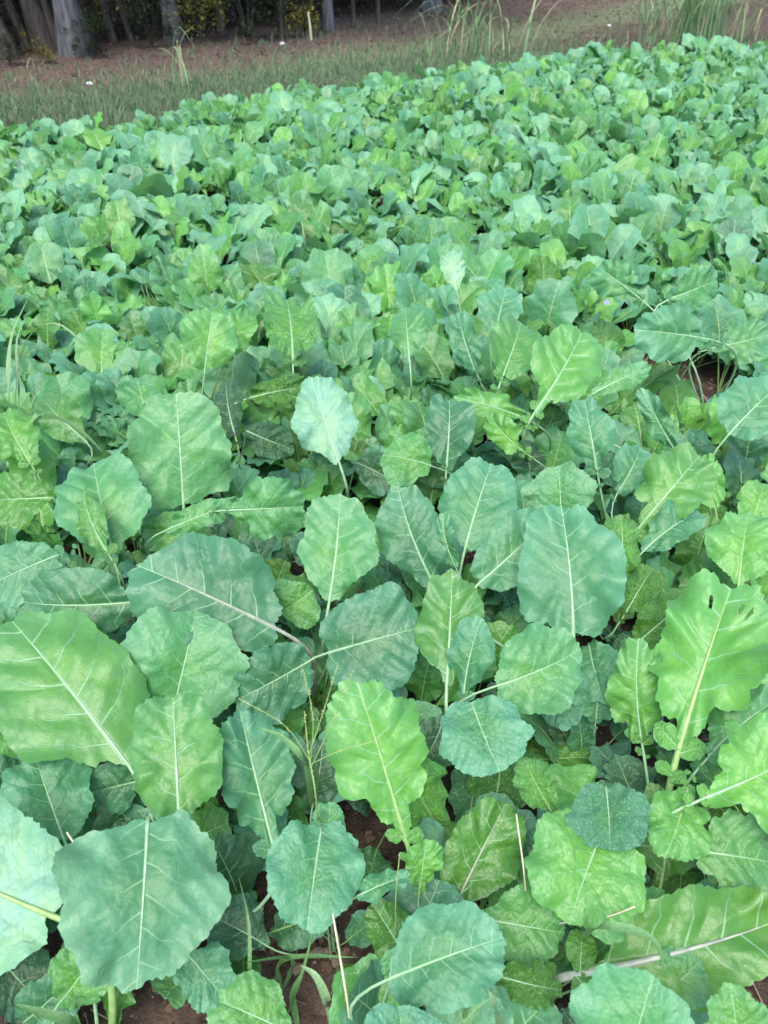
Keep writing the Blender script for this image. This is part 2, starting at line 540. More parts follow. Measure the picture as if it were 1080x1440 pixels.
class Blade:
    """a leaf blade of length 1 along +y: outline, relief and curl"""

    def __init__(s, rng, asp=.8, kind='round', curl=.5, fold=.15, cup=.0, ruffle=.03, quilt=.012, twist=0.0, crook=0.0, obo=None, cord=0.0):
        s.obo, s.cord = obo, cord
        s.rng, s.asp, s.kind, s.curl, s.fold, s.cup, s.ruffle, s.quilt = rng, asp, kind, curl, fold, cup, ruffle, quilt
        s.crook, s.twist = crook, twist
        s.ph = rng.uniform(0, 6.283, 24)
        s.am = rng.uniform(.4, 1.0, 24)
        t = np.linspace(-.3, 1.3, 161)
        a = curl * np.sign(t) * np.abs(np.clip(t, 0, 2)) ** 1.25
        d = t[1] - t[0]
        cy = np.cumsum(np.cos(a)) * d
        cz = -np.cumsum(np.sin(a)) * d
        k0 = np.interp(0, t, np.arange(len(t)))
        s.t, s.a = t, a
        s.cy = cy - np.interp(0, t, cy)
        s.cz = cz - np.interp(0, t, cz)

    def outline(s, th):
        k = s.kind
        sx, sc = np.sin(th), np.cos(th)
        obo = {'round': .04, 'oval': .10, 'lobed': .16, 'curly': .1}[k] + .16 * (s.am[23] - .7)
        if s.obo is not None:
            obo = s.obo
        sq = {'round': 1.0, 'oval': 1.0, 'lobed': .92, 'curly': .92}[k]
        x = s.asp / 2 * np.sign(sx) * np.abs(sx) ** sq * (1 + obo * sc)
        y = .5 + .5 * sc
        tap = {'round': .25, 'oval': .7, 'lobed': .75, 'curly': .4}[k] * (1 if s.cord == 0 else .2)
        q = np.clip(y / .36, 0, 1)
        q = q * q * (3 - 2 * q)
        x = x * (1 - tap * (1 - q) * .85)
        y = y - s.cord * np.clip(-sc, 0, 1) ** .8 * np.abs(sx) ** .7 * 1.6
        r = 1 + 0 * th + .07 * (s.am[22] - .7) * np.sign(sx) * np.abs(sx)
        for i, kk in enumerate((2, 3, 4, 5, 7, 9, 11)):
            r = r + s.am[i] * (.044 if k != 'lobed' else .050) * (1 if i < 4 else .7) * np.sin(kk * th + s.ph[i])
        nt = {'round': 15, 'oval': 17, 'lobed': 15, 'curly': 20}[k]
        ta = {'round': .050, 'oval': .052, 'lobed': .065, 'curly': .07}[k]
        wv = th + .10 * np.sin(3 * th + s.ph[6]) + .05 * np.sin(7 * th + s.ph[7])
        saw = ((np.abs(wv) * nt * 1.05 / math.pi + s.ph[8]) % 1.0)
        tooth = np.where(saw < .68, (saw / .68) ** .8, (1 - saw) / .32)
        saw2 = ((np.abs(wv) * nt * 2.3 / math.pi + s.ph[9]) % 1.0)
        tooth2 = np.where(saw2 < .65, saw2 / .65, (1 - saw2) / .35)
        env = .55 + .45 * np.sin(2 * th + s.ph[10])
        if s.coarse:
            ta = ta * .35
        r = r + ta * (tooth - .6) * (.6 + .4 * env) + ta * .45 * (tooth2 - .6)
        if k == 'lobed':
            for i, (c0, dp) in enumerate(((78, .13), (112, .22), (140, .30))):
                for sg in (-1, 1):
                    c = R(c0 + 10 * math.sin(s.ph[11 + i] + sg))
                    dd = (np.abs(th) - c) if False else (th - sg * c)
                    dd = (dd + math.pi) % (2 * math.pi) - math.pi
                    r = r - dp * s.am[12 + i] * np.exp(-(dd / .11) ** 2)
        elif s.am[13] > .8:                    # a torn notch in some blades
            dd = (th - s.ph[14] + math.pi) % (2 * math.pi) - math.pi
            if abs(s.ph[14] % (2 * math.pi) - math.pi) < 2.4:
                r = r - .16 * np.exp(-(dd / .05) ** 2)
        cx = 0 * x
        return cx + x * r, .5 + (y - .5) * (1 + (r - 1) * .9)

    def relief(s, x, y, rho, th):
        ax = np.abs(x)
        xn = np.clip(2 * ax / s.asp, 0, 1.2)
        z = s.fold * ax - s.fold * .8 * ax * xn + s.cup * ax * ax * 4
        y0 = y - .55 * ax - .75 * ax * ax
        ss = y0 * 5.4 + np.where(x > 0, .47, 0) + s.ph[15]
        env = np.clip(xn * 3, 0, 1)
        z = z + s.quilt * (np.abs(np.sin(math.pi * ss)) ** .8 - .62) * env
        z = z + s.quilt * .5 * np.sin(19 * y + 9 * x + s.ph[16]) * np.sin(17 * x + s.ph[17]) * env
        rf = 0
        for i, kk in enumerate((4, 7, 10, 13)):
            rf = rf + s.am[18 + i % 4] * np.sin(kk * th + s.ph[18 + i % 5]) / (1 + .25 * i)
        z = z + s.ruffle * rf * rho ** 3 * env
        z = z + .05 * np.sin(3.2 * y + 2 * s.ph[21]) * xn * xn * np.where(x > 0, 1, -.7) * env
        z = z + .030 * (np.sin(6 * y + s.ph[3]) * np.sin(7 * x + s.ph[4])) * env
        z = z + (.022 + s.ruffle) * np.sin((11 + 3 * s.am[5]) * y + s.ph[5] + np.where(x > 0, 2.1, 0)) * xn ** 2 * env
        z = z + s.twist * x * y
        return z

    def pose(s, x, y, z):
        a = np.interp(y, s.t, s.a)
        cy, cz = np.interp(y, s.t, s.cy), np.interp(y, s.t, s.cz)
        xx = x + s.crook * y * y
        return np.stack([xx, cy + z * np.sin(a), cz + z * np.cos(a)], -1)

    def mesh(s, seg, ring):
        s.coarse = seg < 30
        th = np.linspace(0, 2 * math.pi, seg, endpoint=False)
        th = np.where(th > math.pi, th - 2 * math.pi, th)
        ox, oy = s.outline(th)
        rho = (np.arange(1, ring + 1) / ring) ** .85
        X = rho[:, None] * ox[None]
        Y = .5 + rho[:, None] * (oy - .5)[None]
        Z = s.relief(X, Y, np.repeat(rho[:, None], seg, 1), np.repeat(th[None], ring, 0))
        P = s.pose(X.ravel(), Y.ravel(), Z.ravel())
        c = s.pose(np.array([0.0]), np.array([.5]), np.array([0.0]))
        V = np.concatenate([P, c])
        uv = np.concatenate([np.stack([X.ravel() + .5, Y.ravel()], 1), [[.5, .5]]])
        j = np.arange(seg)
        jn = (j + 1) % seg
        tri = np.stack([np.full(seg, ring * seg), jn, j], 1)
        q = []
        for k in range(ring - 1):
            q.append(np.stack([k * seg + j, k * seg + jn, (k + 1) * seg + jn, (k + 1) * seg + j], 1))
        return V, [tri, np.concatenate(q)], uv

    def rib(s, n=9, end=.88):
        y = np.linspace(0, end, n)
        return s.pose(0 * y, y, 0 * y + .001), y


def bez(p0, p1, p2, p3, n):
    t = np.linspace(0, 1, n)[:, None]
    return (1 - t) ** 3 * p0 + 3 * (1 - t) ** 2 * t * p1 + 3 * (1 - t) * t * t * p2 + t ** 3 * p3


# colours: (r, g, b, wax)
TONES = {
    'blue':  (.044, .172, .064, .88),
    'blued': (.028, .118, .046, .60),
    'sea':   (.062, .210, .058, .58),
    'green': (.066, .205, .036, .34),
    'lime':  (.088, .262, .042, .34),
    'limed': (.052, .165, .020, .12),
    'pale':  (.135, .310, .165, .9),
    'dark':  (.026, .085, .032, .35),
    'under': (.140, .250, .140, 1.0),
}


def tone(name, rng, j=.12):
    t = np.array(TONES[name])
    t[:3] *= 1 + 1.8 * rng.uniform(-j, j)
    t[0] *= 1 + rng.uniform(-j, j)
    t[3] = np.clip(t[3] + rng.uniform(-.15, .1), 0, 1)
    return tuple(float(q) for q in t)


def hero_leaf(parent, origin, spec, rng, seed):
    bx, by, tx, ty, wpx, hm = spec[:6]
    tn = spec[6]
    kw = dict(spec[7]) if len(spec) > 7 else {}
    roll = kw.pop('roll', rng.uniform(-16, 16))
    rise = kw.pop('rise', rng.uniform(.50, .85))
    kind = kw.pop('kind', 'round')
    mat = kw.pop('mat', M_LEAF)
    stalk = kw.pop('stalk', None)
    lab = kw.pop('label', None)
    crown = kw.pop('crown', None)
    fat = kw.pop('fat', 1.0)
    kw_holes = kw.pop('holes', 0)
    plain = kw.pop('plain', 0)
    mid = at((bx + tx) / 2, (by + ty) / 2, hm)
    dep = (mid - CP) @ CF
    dz = rise * (by - ty) * dep / FP
    B = at(bx, by, hm - dz / 2)
    Tp = at(tx, ty, hm + dz / 2)
    L = np.linalg.norm(Tp - B)
    W = wpx * dep / FP / math.cos(R(roll)) * .92
    asp = W / L
    kw.setdefault('curl', rng.uniform(.35, 1.0))
    kw.setdefault('fold', rng.uniform(.15, .42))
    kw.setdefault('twist', rng.uniform(-.22, .22))
    kw.setdefault('ruffle', {'round': .030, 'oval': .032, 'lobed': .044, 'curly': .06}[kind])
    kw.setdefault('quilt', {'round': .016, 'oval': .017, 'lobed': .020, 'curly': .026}[kind])
    kw.setdefault('crook', rng.uniform(-.09, .09))
    bl = Blade(np.random.RandomState(seed), asp, kind, **kw)
    V, F, uv = bl.mesh(168, 13)
    rib, ry = bl.rib(12)
    # chord frame of the unit leaf
    if not plain and (kind in ('lobed', 'curly') or rng.random() < .3):      # little lobes down the stalk
        ln_, off_ = [], len(V)
        for sg_, yy_, sz_ in ((-1, -.02, .15), (1, -.05, .14), (-1, -.17, .09), (1, -.20, .08)):
            sz_ *= rng.uniform(.7, 1.3)
            lb = Blade(np.random.RandomState(seed + int(100 * (yy_ + 2)) + sg_), .75, 'round', curl=.6, fold=.2)
            v2, f2, u2 = lb.mesh(36, 4)
            a_ = -sg_ * R(rng.uniform(45, 80))
            X2 = v2[:, 0] * math.cos(a_) - v2[:, 1] * math.sin(a_)
            Y2 = v2[:, 0] * math.sin(a_) + v2[:, 1] * math.cos(a_)
            v3 = bl.pose(X2 * sz_, yy_ + Y2 * sz_ + 0 * X2, v2[:, 2] * sz_ + .01)
            V = np.concatenate([V, v3])
            uv = np.concatenate([uv, u2])
            F = F + [f2[0] + off_, f2[1] + off_]
            off_ += len(v2)
    if kw_holes:                                             # insect holes
        for hx, hy, hr in kw_holes:
            px_, py_ = uv[:, 0] - .5 - hx, uv[:, 1] - hy
            dd_ = np.hypot(px_, py_)
            core = dd_ < hr * .6
            if not core.any():
                core = dd_ <= dd_.min() + 1e-9
            F = [f[~core[f].any(axis=1)] for f in F]
    tip = bl.pose(np.array([0.]), np.array([1.]), np.array([0.]))[0]
    ey = tip / np.linalg.norm(tip)
    ez = np.cross([1.0, 0, 0], ey)
    ez /= np.linalg.norm(ez)
    ex = np.cross(ey, ez)
    A = np.stack([ex, ey, ez])
    Ly = (Tp - B) / L
    view = (CP - mid) / np.linalg.norm(CP - mid)
    # a face turned between the camera and the sky
    nrm = view - (view @ Ly) * Ly
    nrm /= np.linalg.norm(nrm)
    Lx = np.cross(Ly, nrm)
    cr, sr = math.cos(R(roll)), math.sin(R(roll))
    Lx, nrm = Lx * cr + nrm * sr, nrm * cr - Lx * sr
    M = np.stack([Lx, Ly, nrm]) * (L / np.linalg.norm(tip))

    def put(P):
        return (P @ A.T) @ M + B - origin
    V = put(V)
    o = link('leaf', make_mesh('leaf', V, F, mat, uv), parent)
    o.color = tone(tn, rng, .06)
    if lab: o['label'] = lab
    ribw = put(rib)
    T0 = ribw[1] - ribw[0]
    T0 /= np.linalg.norm(T0)
    b0 = ribw[0]
    cr0 = np.array([0, 0, .0]) if crown is None else crown - origin
    cr0 = cr0 + np.array([rng.uniform(-.012, .012), rng.uniform(-.012, .012), -.01])
    d = np.linalg.norm(b0 - cr0)
    if T0[2] < .1:      # a drooping blade: the stalk comes up from beneath it
        p2 = b0 - T0 * .015 - np.array([0, -.01, .3 * d])
    else:
        p2 = b0 - T0 * .4 * d
    P = bez(cr0, cr0 + np.array([0, 0, .35 * d]), p2, b0, 12)
    rb = np.clip(L * .0145, .0013, .0031) * fat
    rad = np.concatenate([np.linspace(rb * 1.5, rb, 12), np.linspace(rb, rb * .12, 12)[1:] ** 1.0])
    P = np.concatenate([P, ribw[1:]])
    # the rib sinks into the blade towards the tip
    P[12:] += nrm * (rb * .15)
    sv, sf = tube(P, rad, 7, .8, nrm)
    link('leaf_stalk', make_mesh('leaf_stalk', sv, [sf], stalk or (M_STALK if tn != 'lime' else M_STALK_G if rng.random() < .3 else M_STALK)), o)
    return o


# library of leaves shared by the ordinary plants: origin at the crown, growing out along +y
def lib_leaf(seed, style, seg, ring, sides):
    r = random.Random(seed)
    kind = {'broad': 'round', 'long': 'oval', 'mustard': 'lobed', 'curly': 'curly'}[style]
    asp = {'broad': r.uniform(.78, .98), 'long': r.uniform(.58, .74), 'mustard': r.uniform(.62, .8), 'curly': r.uniform(.6, .85)}[style]
    L = r.uniform(.15, .21)
    bl = Blade(np.random.RandomState(seed), asp, kind, curl=r.uniform(.2, 1.0), fold=r.uniform(.1, .5), ruffle={'curly': .065, 'mustard': .05}.get(style, .036),
               quilt=.014, crook=r.uniform(-.1, .1), twist=r.uniform(-.3, .3))
    V, F, uv = bl.mesh(seg, ring)
    rib, _ = bl.rib(6 if seg > 30 else 3, .8)
    # stalk leans out, blade goes on at its end angle
    pl = r.uniform(.10, .19)
    e0, e1 = R(r.uniform(68, 88)), R(r.uniform(34, 88))
    p3 = np.array([r.uniform(-.02, .02), pl * math.cos((e0 + e1) / 2), pl * math.sin((e0 + e1) / 2)])
    T1 = np.array([0, math.cos(e1), math.sin(e1)])
    P = bez(np.array([0, 0, -.01]), np.array([0, math.cos(e0), math.sin(e0)]) * pl * .4, p3 - T1 * pl * .4, p3, 6 if seg > 30 else 3)
    yaw = R(r.uniform(-30, 30))
    ca, sa = math.cos(yaw), math.sin(yaw)
    Ly = np.array([sa * math.cos(e1), ca * math.cos(e1), math.sin(e1)])
    Nz = np.array([-sa * math.sin(e1), -ca * math.sin(e1), math.cos(e1)])
    Lx = np.cross(Ly, Nz)
    rl = R(r.uniform(-30, 30))
    Lx, Nz = Lx * math.cos(rl) + Nz * math.sin(rl), Nz * math.cos(rl) - Lx * math.sin(rl)
    M = np.stack([Lx, Ly, Nz]) * L
    V = V @ M + p3
    rb = rib @ M + p3
    rr = .0024
    PP = np.concatenate([P, rb[1:]])
    rad = np.concatenate([np.linspace(rr * 1.3, rr, len(P)), np.linspace(rr, rr * .2, len(rb))[1:]])
    sv, sf = tube(PP, rad, sides, .8, Nz)
    return V, F, uv, sv, sf


STYLES = ['broad'] * 11 + ['long'] * 6 + ['mustard'] * 6 + ['curly'] * 3
LIB_HI, LIB_MID, LIB_LOW = [], [], []
for k, st in enumerate(STYLES):
    for lib, (sg, rg, sd) in ((LIB_HI, (76, 7, 5)), (LIB_MID, (52, 4, 4)), (LIB_LOW, (22, 3, 3))):
        lib.append((st,) + lib_leaf(100 + k, st, sg, rg, sd))


def lib_meshes(lib, tagname):
    out = []
    for st, V, F, uv, sv, sf in lib:
        mt = M_CRINK if st == 'curly' else M_LEAF
        out.append((st, make_mesh('leaf_' + st, V, F, mt, uv), make_mesh('leaf_stalk_' + st, sv, [sf], M_STALK_G)))
    return out


ME_HI, ME_MID = lib_meshes(LIB_HI, 'hi'), lib_meshes(LIB_MID, 'mid')
BY_STYLE = {s: [i for i, q in enumerate(STYLES) if q == s] for s in set(STYLES)}


def plant_plan(rng, kind, n, scale, low=False):
    """list of (leaf index, azimuth, lean, scale, tone)"""
    out = []
    a0 = rng.uniform(0, 6.283)
    for i in range(n):
        if kind == 'collard':
            st = 'broad' if rng.random() < .72 else 'long'
            tn = rng.choices(['blue', 'sea', 'green', 'blued', 'pale'], [34, 30, 16, 6, 14])[0]
        elif kind == 'turnip':
            st = 'mustard' if rng.random() < .5 else 'long'
            tn = rng.choices(['green', 'sea', 'lime'], [45, 30, 25])[0]
        else:
            st = 'curly' if rng.random() < .5 else 'mustard'
            tn = rng.choices(['lime', 'limed', 'green'], [50, 25, 25])[0]
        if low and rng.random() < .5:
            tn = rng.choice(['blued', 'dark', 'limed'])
        a = a0 + i * 2.4 + rng.uniform(-.4, .4)
        inner = i / max(1, n - 1)
        lean = R(rng.uniform(8, 26) * (1 - inner) - 8 * inner)      # outer leaves lie lower
        # the crop turns to the open sky, away from the wood behind it
        if math.cos(a) < -.2 and rng.random() < .4:
            a += math.pi
        lean += R(38) * max(0.0, -math.cos(a))
        out.append((rng.choice(BY_STYLE[st]), a, lean, scale * rng.uniform(.72, 1.12) * (1 - .25 * (inner > .85)), tone(tn, rng)))
    return out


def leaf_matrix(a, lean, s):
    return Matrix.Rotation(a, 4, 'Z') @ Matrix.Rotation(-lean, 4, 'X') @ Matrix.Scale(s, 4)


def leaves_on(root, plan, lib):
    for k, a, lean, s, tn in plan:
        _, m1, m2 = lib[k]
        o = link('leaf', m1, root, leaf_matrix(a, lean, s))
        o.color = tn
        link('leaf_stalk', m2, o)


# ---------------------------------------------------------------- the plants in front, leaf by leaf
GAP_SPOTS = [(240, 1415, .11), (500, 1340, .10), (830, 1035, .11), (965, 590, .24), (1085, 670, .20), (990, 775, .09), (570, 830, .05),
             (385, 905, .04), (90, 960, .03), (925, 545, .14), (800, 1310, .04), (1070, 1400, .08), (420, 1385, .09), (640, 1060, .04)]
# leaf: base x, base y, tip x, tip y, width, mean height, tone, options
HERO = [
 ('collard', (265, 1345), 'collard plant with one very broad smooth leaf drooping over bare soil at the bottom', [
   (208, 1150, 192, 1392, 238, .36, 'blue', dict(plain=1, curl=.7, rise=.35, fold=.1, roll=0, ruffle=.03, obo=-.16, cord=.03, fat=1.1, label='broad blue-green leaf drooping towards the front')),
   (253, 1330, 318, 1408, 84, .17, 'blue', dict(kind='lobed')),
   (405, 1450, 300, 1405, 105, .14, 'green')]),
 ('collard', (150, 1490), 'collard plant showing the pale underside of a big leaf with a thick yellowish rib', [
   (84, 1292, -110, 1200, 232, .31, 'under', dict(curl=-.35, roll=6, fold=-.05, fat=1.5, stalk='G', label='pale leaf turned to show its underside and thick rib')),
   (92, 1185, 48, 1058, 128, .24, 'blue'),
   (82, 1412, 140, 1332, 96, .18, 'green', dict(kind='oval')),
   (30, 1440, 105, 1372, 80, .12, 'blued'),
   (0, 1350, 60, 1420, 90, .12, 'dark')]),
 ('collard', (300, 1330), 'collard plant with an upright oval leaf between two blue-green ones, left of centre', [
   (253, 1172, 243, 973, 138, .36, 'green', dict(curl=.35, roll=8, kind='oval', label='upright yellow-green leaf with a thin straight rib')),
   (385, 1192, 338, 1003, 118, .30, 'blue', dict(kind='lobed', roll=-10)),
   (243, 1003, 275, 864, 186, .30, 'sea', dict(curl=.9, roll=5, label='wide leaf arching over with its tip at the back'))]),
 ('collard', (210, 1240), 'collard plant with a huge dark green leaf leaning over the left edge', [
   (182, 1078, 12, 868, 200, .33, 'green', dict(curl=.3, roll=0, fold=.05, ruffle=.01, label='huge flat mid-green leaf with a long pale rib')),
   (210, 1095, 128, 1115, 78, .20, 'blued', dict(kind='lobed'))]),
 ('collard', (440, 1010), 'collard plant with a very wide dark bluish leaf on a purplish stalk', [
   (392, 886, 196, 796, 178, .36, 'blued', dict(curl=.5, roll=-6, fold=.12, fat=1.3, stalk='P', label='wide dark bluish leaf with a pale rib pointing to the left')),
   (438, 928, 330, 985, 108, .26, 'blued', dict(rise=.3)),
   (462, 918, 592, 882, 150, .31, 'blued', dict(curl=.8, rise=.9, roll=4, cord=.08, label='dark bluish leaf fanning out to the right'))]),
 ('collard', (455, 955), 'collard plant with one rounded light green leaf standing upright behind the dark pair', [
   (464, 840, 478, 697, 122, .37, 'sea', dict(curl=.35, roll=6)),
   (440, 830, 395, 860, 80, .28, 'green')]),
 ('collard', (655, 1080), 'collard plant with four clean leaves fanned round one stem in the middle of the foreground', [
   (628, 965, 636, 803, 100, .34, 'green', dict(curl=.3, roll=0, kind='oval', label='upright egg-shaped leaf, brightest green')),
   (652, 978, 678, 870, 66, .33, 'blue', dict(kind='oval', roll=25)),
   (694, 966, 814, 914, 128, .36, 'sea', dict(curl=.5, crook=-.10, roll=-5, label='round light green leaf reaching right')),
   (664, 990, 702, 1084, 138, .36, 'blue', dict(curl=.6, rise=.3, roll=0, cord=.08)),
   (625, 1010, 590, 1080, 70, .2, 'dark')]),
 ('mustard', (612, 1350), 'mustard plant with a tall lime green toothed leaf at the centre of the foreground', [
   (568, 1172, 503, 960, 150, .38, 'lime', dict(kind='lobed', curl=.45, roll=4, crook=-.03, fat=1.2, stalk='G', label='tall lime leaf with toothed margin and long rib')),
   (590, 1250, 600, 1180, 60, .26, 'lime', dict(kind='lobed')),
   (637, 1280, 712, 1128, 108, .22, 'limed', dict(kind='oval', curl=.4, roll=-12, stalk='P', label='darker olive green leaf on a purplish rib'))]),
 ('collard', (470, 1335), 'collard plant with a lobed pale blue-green leaf beside a leaning grass stalk', [
   (452, 1165, 432, 1308, 142, .31, 'blue', dict(curl=.6, rise=.25, roll=0, cord=.10, obo=-.1)),
   (462, 1190, 464, 1128, 50, .31, 'sea'),
   (500, 1262, 578, 1232, 34, .30, 'blue', dict(roll=30)),
   (375, 1330, 300, 1290, 90, .13, 'dark', dict(kind='oval')),
   (440, 1130, 455, 1040, 80, .20, 'dark')]),
 ('collard', (525, 1500), 'collard plant with a smooth light bluish leaf reaching right over the bottom edge soil', [
   (553, 1374, 708, 1318, 142, .33, 'blue', dict(curl=.45, roll=0, fold=.2, cord=.05, label='smooth light bluish leaf with a curved white rib')),
   (560, 1330, 552, 1372, 46, .31, 'sea'),
   (572, 1350, 522, 1270, 66, .2, 'limed'),
   (565, 1490, 560, 1412, 130, .33, 'blue')]),
 ('mustard', (825, 1225), 'mustard plant with a spreading lime leaf under a small dark crinkled leaf', [
   (846, 1172, 800, 1302, 178, .31, 'lime', dict(kind='round', curl=.7, rise=.3, roll=0, ruffle=.05, cord=.10, label='spreading lime leaf with a wavy margin')),
   (852, 1105, 858, 1198, 118, .36, 'blue', dict(kind='curly', curl=.5, rise=.4, crinkle=1, cord=.1, label='small dark crinkled blue-green leaf')),
   (775, 1140, 738, 1066, 56, .30, 'lime', dict(kind='curly', crinkle=1)),
   (680, 1292, 792, 1312, 104, .24, 'green', dict(kind='round', rise=.4))]),
 ('mustard', (905, 1240), 'mustard plant with big lobed lime leaves and thick white ribs against the right edge', [
   (956, 1048, 1030, 822, 172, .38, 'lime', dict(kind='lobed', curl=.4, roll=0, fat=1.7, ruffle=.05, holes=[(.09, .83, .006), (.13, .82, .009), (-.08, .85, .004)], label='largest lobed lime leaf, small holes near the tip')),
   (992, 1122, 1128, 1060, 160, .37, 'lime', dict(kind='lobed', curl=.5, fat=1.2)),
   (902, 1040, 898, 903, 84, .31, 'lime', dict(kind='curly', roll=12)),
   (968, 1105, 935, 1205, 96, .31, 'lime', dict(kind='lobed', rise=.2)),
   (965, 1195, 1090, 1214, 128, .28, 'green', dict(kind='lobed')),
   (1000, 1060, 1095, 985, 90, .32, 'sea', dict(kind='curly'))]),
 ('turnip', (745, 1425), 'turnip plant with one long dark green leaf lying low on a purplish rib', [
   (822, 1368, 1100, 1292, 150, .26, 'limed', dict(kind='oval', curl=.45, rise=.5, roll=0, fat=1.8, stalk='P', ruffle=.02, label='long dark green leaf lying low')),
   (700, 1372, 788, 1392, 62, .25, 'limed', dict(kind='curly', crinkle=1)),
   (860, 1350, 930, 1250, 60, .15, 'green')]),
 ('collard', (960, 1580), 'collard plant with broad light leaves cut off by the bottom edge, right of centre', [
   (875, 1520, 918, 1374, 200, .36, 'sea', dict(curl=.5, roll=0)),
   (1042, 1500, 1028, 1386, 92, .33, 'lime', dict(kind='lobed')),
   (930, 1400, 985, 1350, 80, .25, 'green')]),
 ('collard', (815, 1000), 'collard plant with the widest pale blue-green leaf and a white rib, right of centre', [
   (806, 890, 788, 708, 156, .38, 'blue', dict(curl=.45, roll=0, obo=-.18, cord=.05, fat=1.2, label='widest pale blue-green leaf with white forked ribs')),
   (672, 822, 770, 732, 104, .34, 'blue', dict(curl=.5, roll=5)),
   (838, 1012, 842, 944, 74, .22, 'blue'),
   (815, 975, 760, 1000, 84, .20, 'blued'),
   (828, 905, 850, 990, 80, .24, 'blue', dict(rise=.3))]),
 ('collard', (640, 895), 'collard plant with two overlapping blue-grey leaves left of the widest leaf', [
   (606, 814, 560, 686, 98, .35, 'blued', dict(roll=8, obo=-.12)),
   (655, 768, 692, 650, 116, .37, 'blue', dict(roll=0, obo=-.1)),
   (642, 800, 625, 718, 30, .36, 'blue', dict(roll=35))]),
 ('collard', (262, 835), 'collard plant with a tall netted leaf with a straight white rib, upper left foreground', [
   (258, 706, 247, 546, 150, .40, 'sea', dict(curl=.25, roll=0, fold=.08, fat=1.1, obo=-.16, cord=.09, label='tall rounded leaf with a clear net of veins')),
   (235, 745, 330, 708, 40, .34, 'sea', dict(roll=20))]),
 ('collard', (335, 815), 'collard plant with a pale leaf bent over flat beside the netted leaf', [
   (316, 718, 430, 712, 92, .37, 'sea', dict(kind='lobed', curl=.8, rise=.6)),
   (300, 740, 200, 755, 60, .26, 'green')]),
 ('collard', (170, 865), 'collard plant with a cupped leaf behind a narrow folded one at the left', [
   (160, 782, 132, 652, 128, .35, 'sea', dict(cup=.12)),
   (150, 775, 118, 690, 38, .38, 'green', dict(roll=30)),
   (60, 740, 30, 600, 60, .24, 'lime')]),
 ('collard', (195, 935), 'collard plant with low dark leaves pointing left above the huge leaf', [
   (196, 846, 30, 846, 106, .33, 'blued', dict(rise=.6)),
   (84, 780, -30, 832, 92, .36, 'blue'),
   (190, 880, 195, 930, 50, .2, 'dark')]),
 ('collard', (482, 735), 'collard plant with one pale glaucous leaf showing its underside above the foreground', [
   (476, 648, 438, 534, 92, .40, 'under', dict(plain=1, curl=.2, roll=-14)),
   (500, 650, 560, 680, 60, .22, 'dark')]),
 ('collard', (845, 785), 'collard plant with a narrow upright bluish leaf and a round light leaf before it', [
   (840, 664, 822, 563, 62, .39, 'blue', dict(kind='oval')),
   (790, 728, 786, 656, 102, .39, 'sea', dict(kind='round', roll=0)),
   (872, 818, 872, 722, 54, .34, 'lime', dict(kind='curly', crinkle=1)),
   (880, 862, 918, 800, 62, .32, 'limed', dict(kind='curly', crinkle=1))]),
 ('turnip', (905, 835), 'turnip plant with a bright green leaf leaning right over a bluish one', [
   (896, 745, 984, 640, 96, .38, 'green', dict(kind='lobed')),
   (905, 775, 985, 722, 52, .34, 'blue', dict(roll=20)),
   (870, 690, 900, 630, 60, .30, 'blue'),
   (1006, 716, 988, 640, 50, .32, 'lime')]),
 ('mustard', (895, 960), 'mustard plant with a dark crinkled leaf pointing up right beside bare soil', [
   (888, 910, 968, 838, 66, .31, 'limed', dict(kind='curly', crinkle=1, roll=0)),
   (870, 900, 950, 925, 60, .2, 'blued')]),
 ('mustard', (1045, 930), 'mustard plant with a rounded yellow-green leaf at the right edge above the lobed leaves', [
   (1038, 826, 1052, 722, 98, .34, 'lime', dict(kind='oval', roll=0)),
   (1055, 740, 1075, 680, 60, .28, 'lime')]),
 ('collard', (1010, 730), 'collard plant with a round light leaf at the right edge over trodden soil', [
   (1024, 612, 1098, 540, 98, .40, 'blue', dict(kind='round', roll=0)),
   (948, 632, 903, 545, 36, .38, 'blue', dict(roll=15)),
   (830, 556, 916, 516, 36, .40, 'sea', dict(roll=15)),
   (985, 660, 960, 610, 60, .22, 'blued')]),
 ('mustard', (752, 690), 'mustard plant with a glowing lime green leaf leaning right in the middle distance', [
   (755, 576, 818, 468, 108, .42, 'lime', dict(kind='lobed', roll=0, fat=1.3)),
   (740, 590, 640, 560, 44, .36, 'lime', dict(kind='lobed')),
   (738, 636, 690, 585, 40, .34, 'lime', dict(kind='lobed', roll=25))]),
 ('turnip', (985, 610), 'turnip plant with two broad cyan-green leaves spreading above bare soil on the right', [
   (1000, 478, 892, 464, 84, .42, 'blue', dict(kind='lobed', rise=.8)),
   (942, 420, 1008, 394, 64, .42, 'sea', dict(kind='lobed')),
   (1000, 490, 1085, 470, 70, .36, 'sea', dict(kind='lobed')),
   (900, 420, 840, 375, 60, .42, 'sea', dict(kind='lobed'))]),
 ('collard', (628, 735), 'collard plant with two small dark leaves beside a pointed-leaf weed', [
   (606, 655, 538, 640, 82, .34, 'green', dict(rise=.7)),
   (628, 656, 632, 560, 74, .35, 'blued', dict(roll=0))]),
 ('collard', (708, 610), 'collard plant with an upright cupped leaf in front of the middle rows', [
   (706, 532, 732, 454, 80, .40, 'green', dict(cup=.15)),
   (668, 520, 644, 438, 42, .41, 'blue', dict(roll=20)),
   (695, 470, 712, 405, 66, .42, 'blue')]),
 ('mustard', (300, 610), 'mustard plant with a light yellow-green leaf facing forward, left of centre', [
   (288, 522, 298, 438, 82, .42, 'lime', dict(kind='round', roll=0)),
   (320, 500, 345, 440, 50, .40, 'lime')]),
 ('mustard', (412, 595), 'mustard plant with a deeply veined curly leaf standing up in the middle rows', [
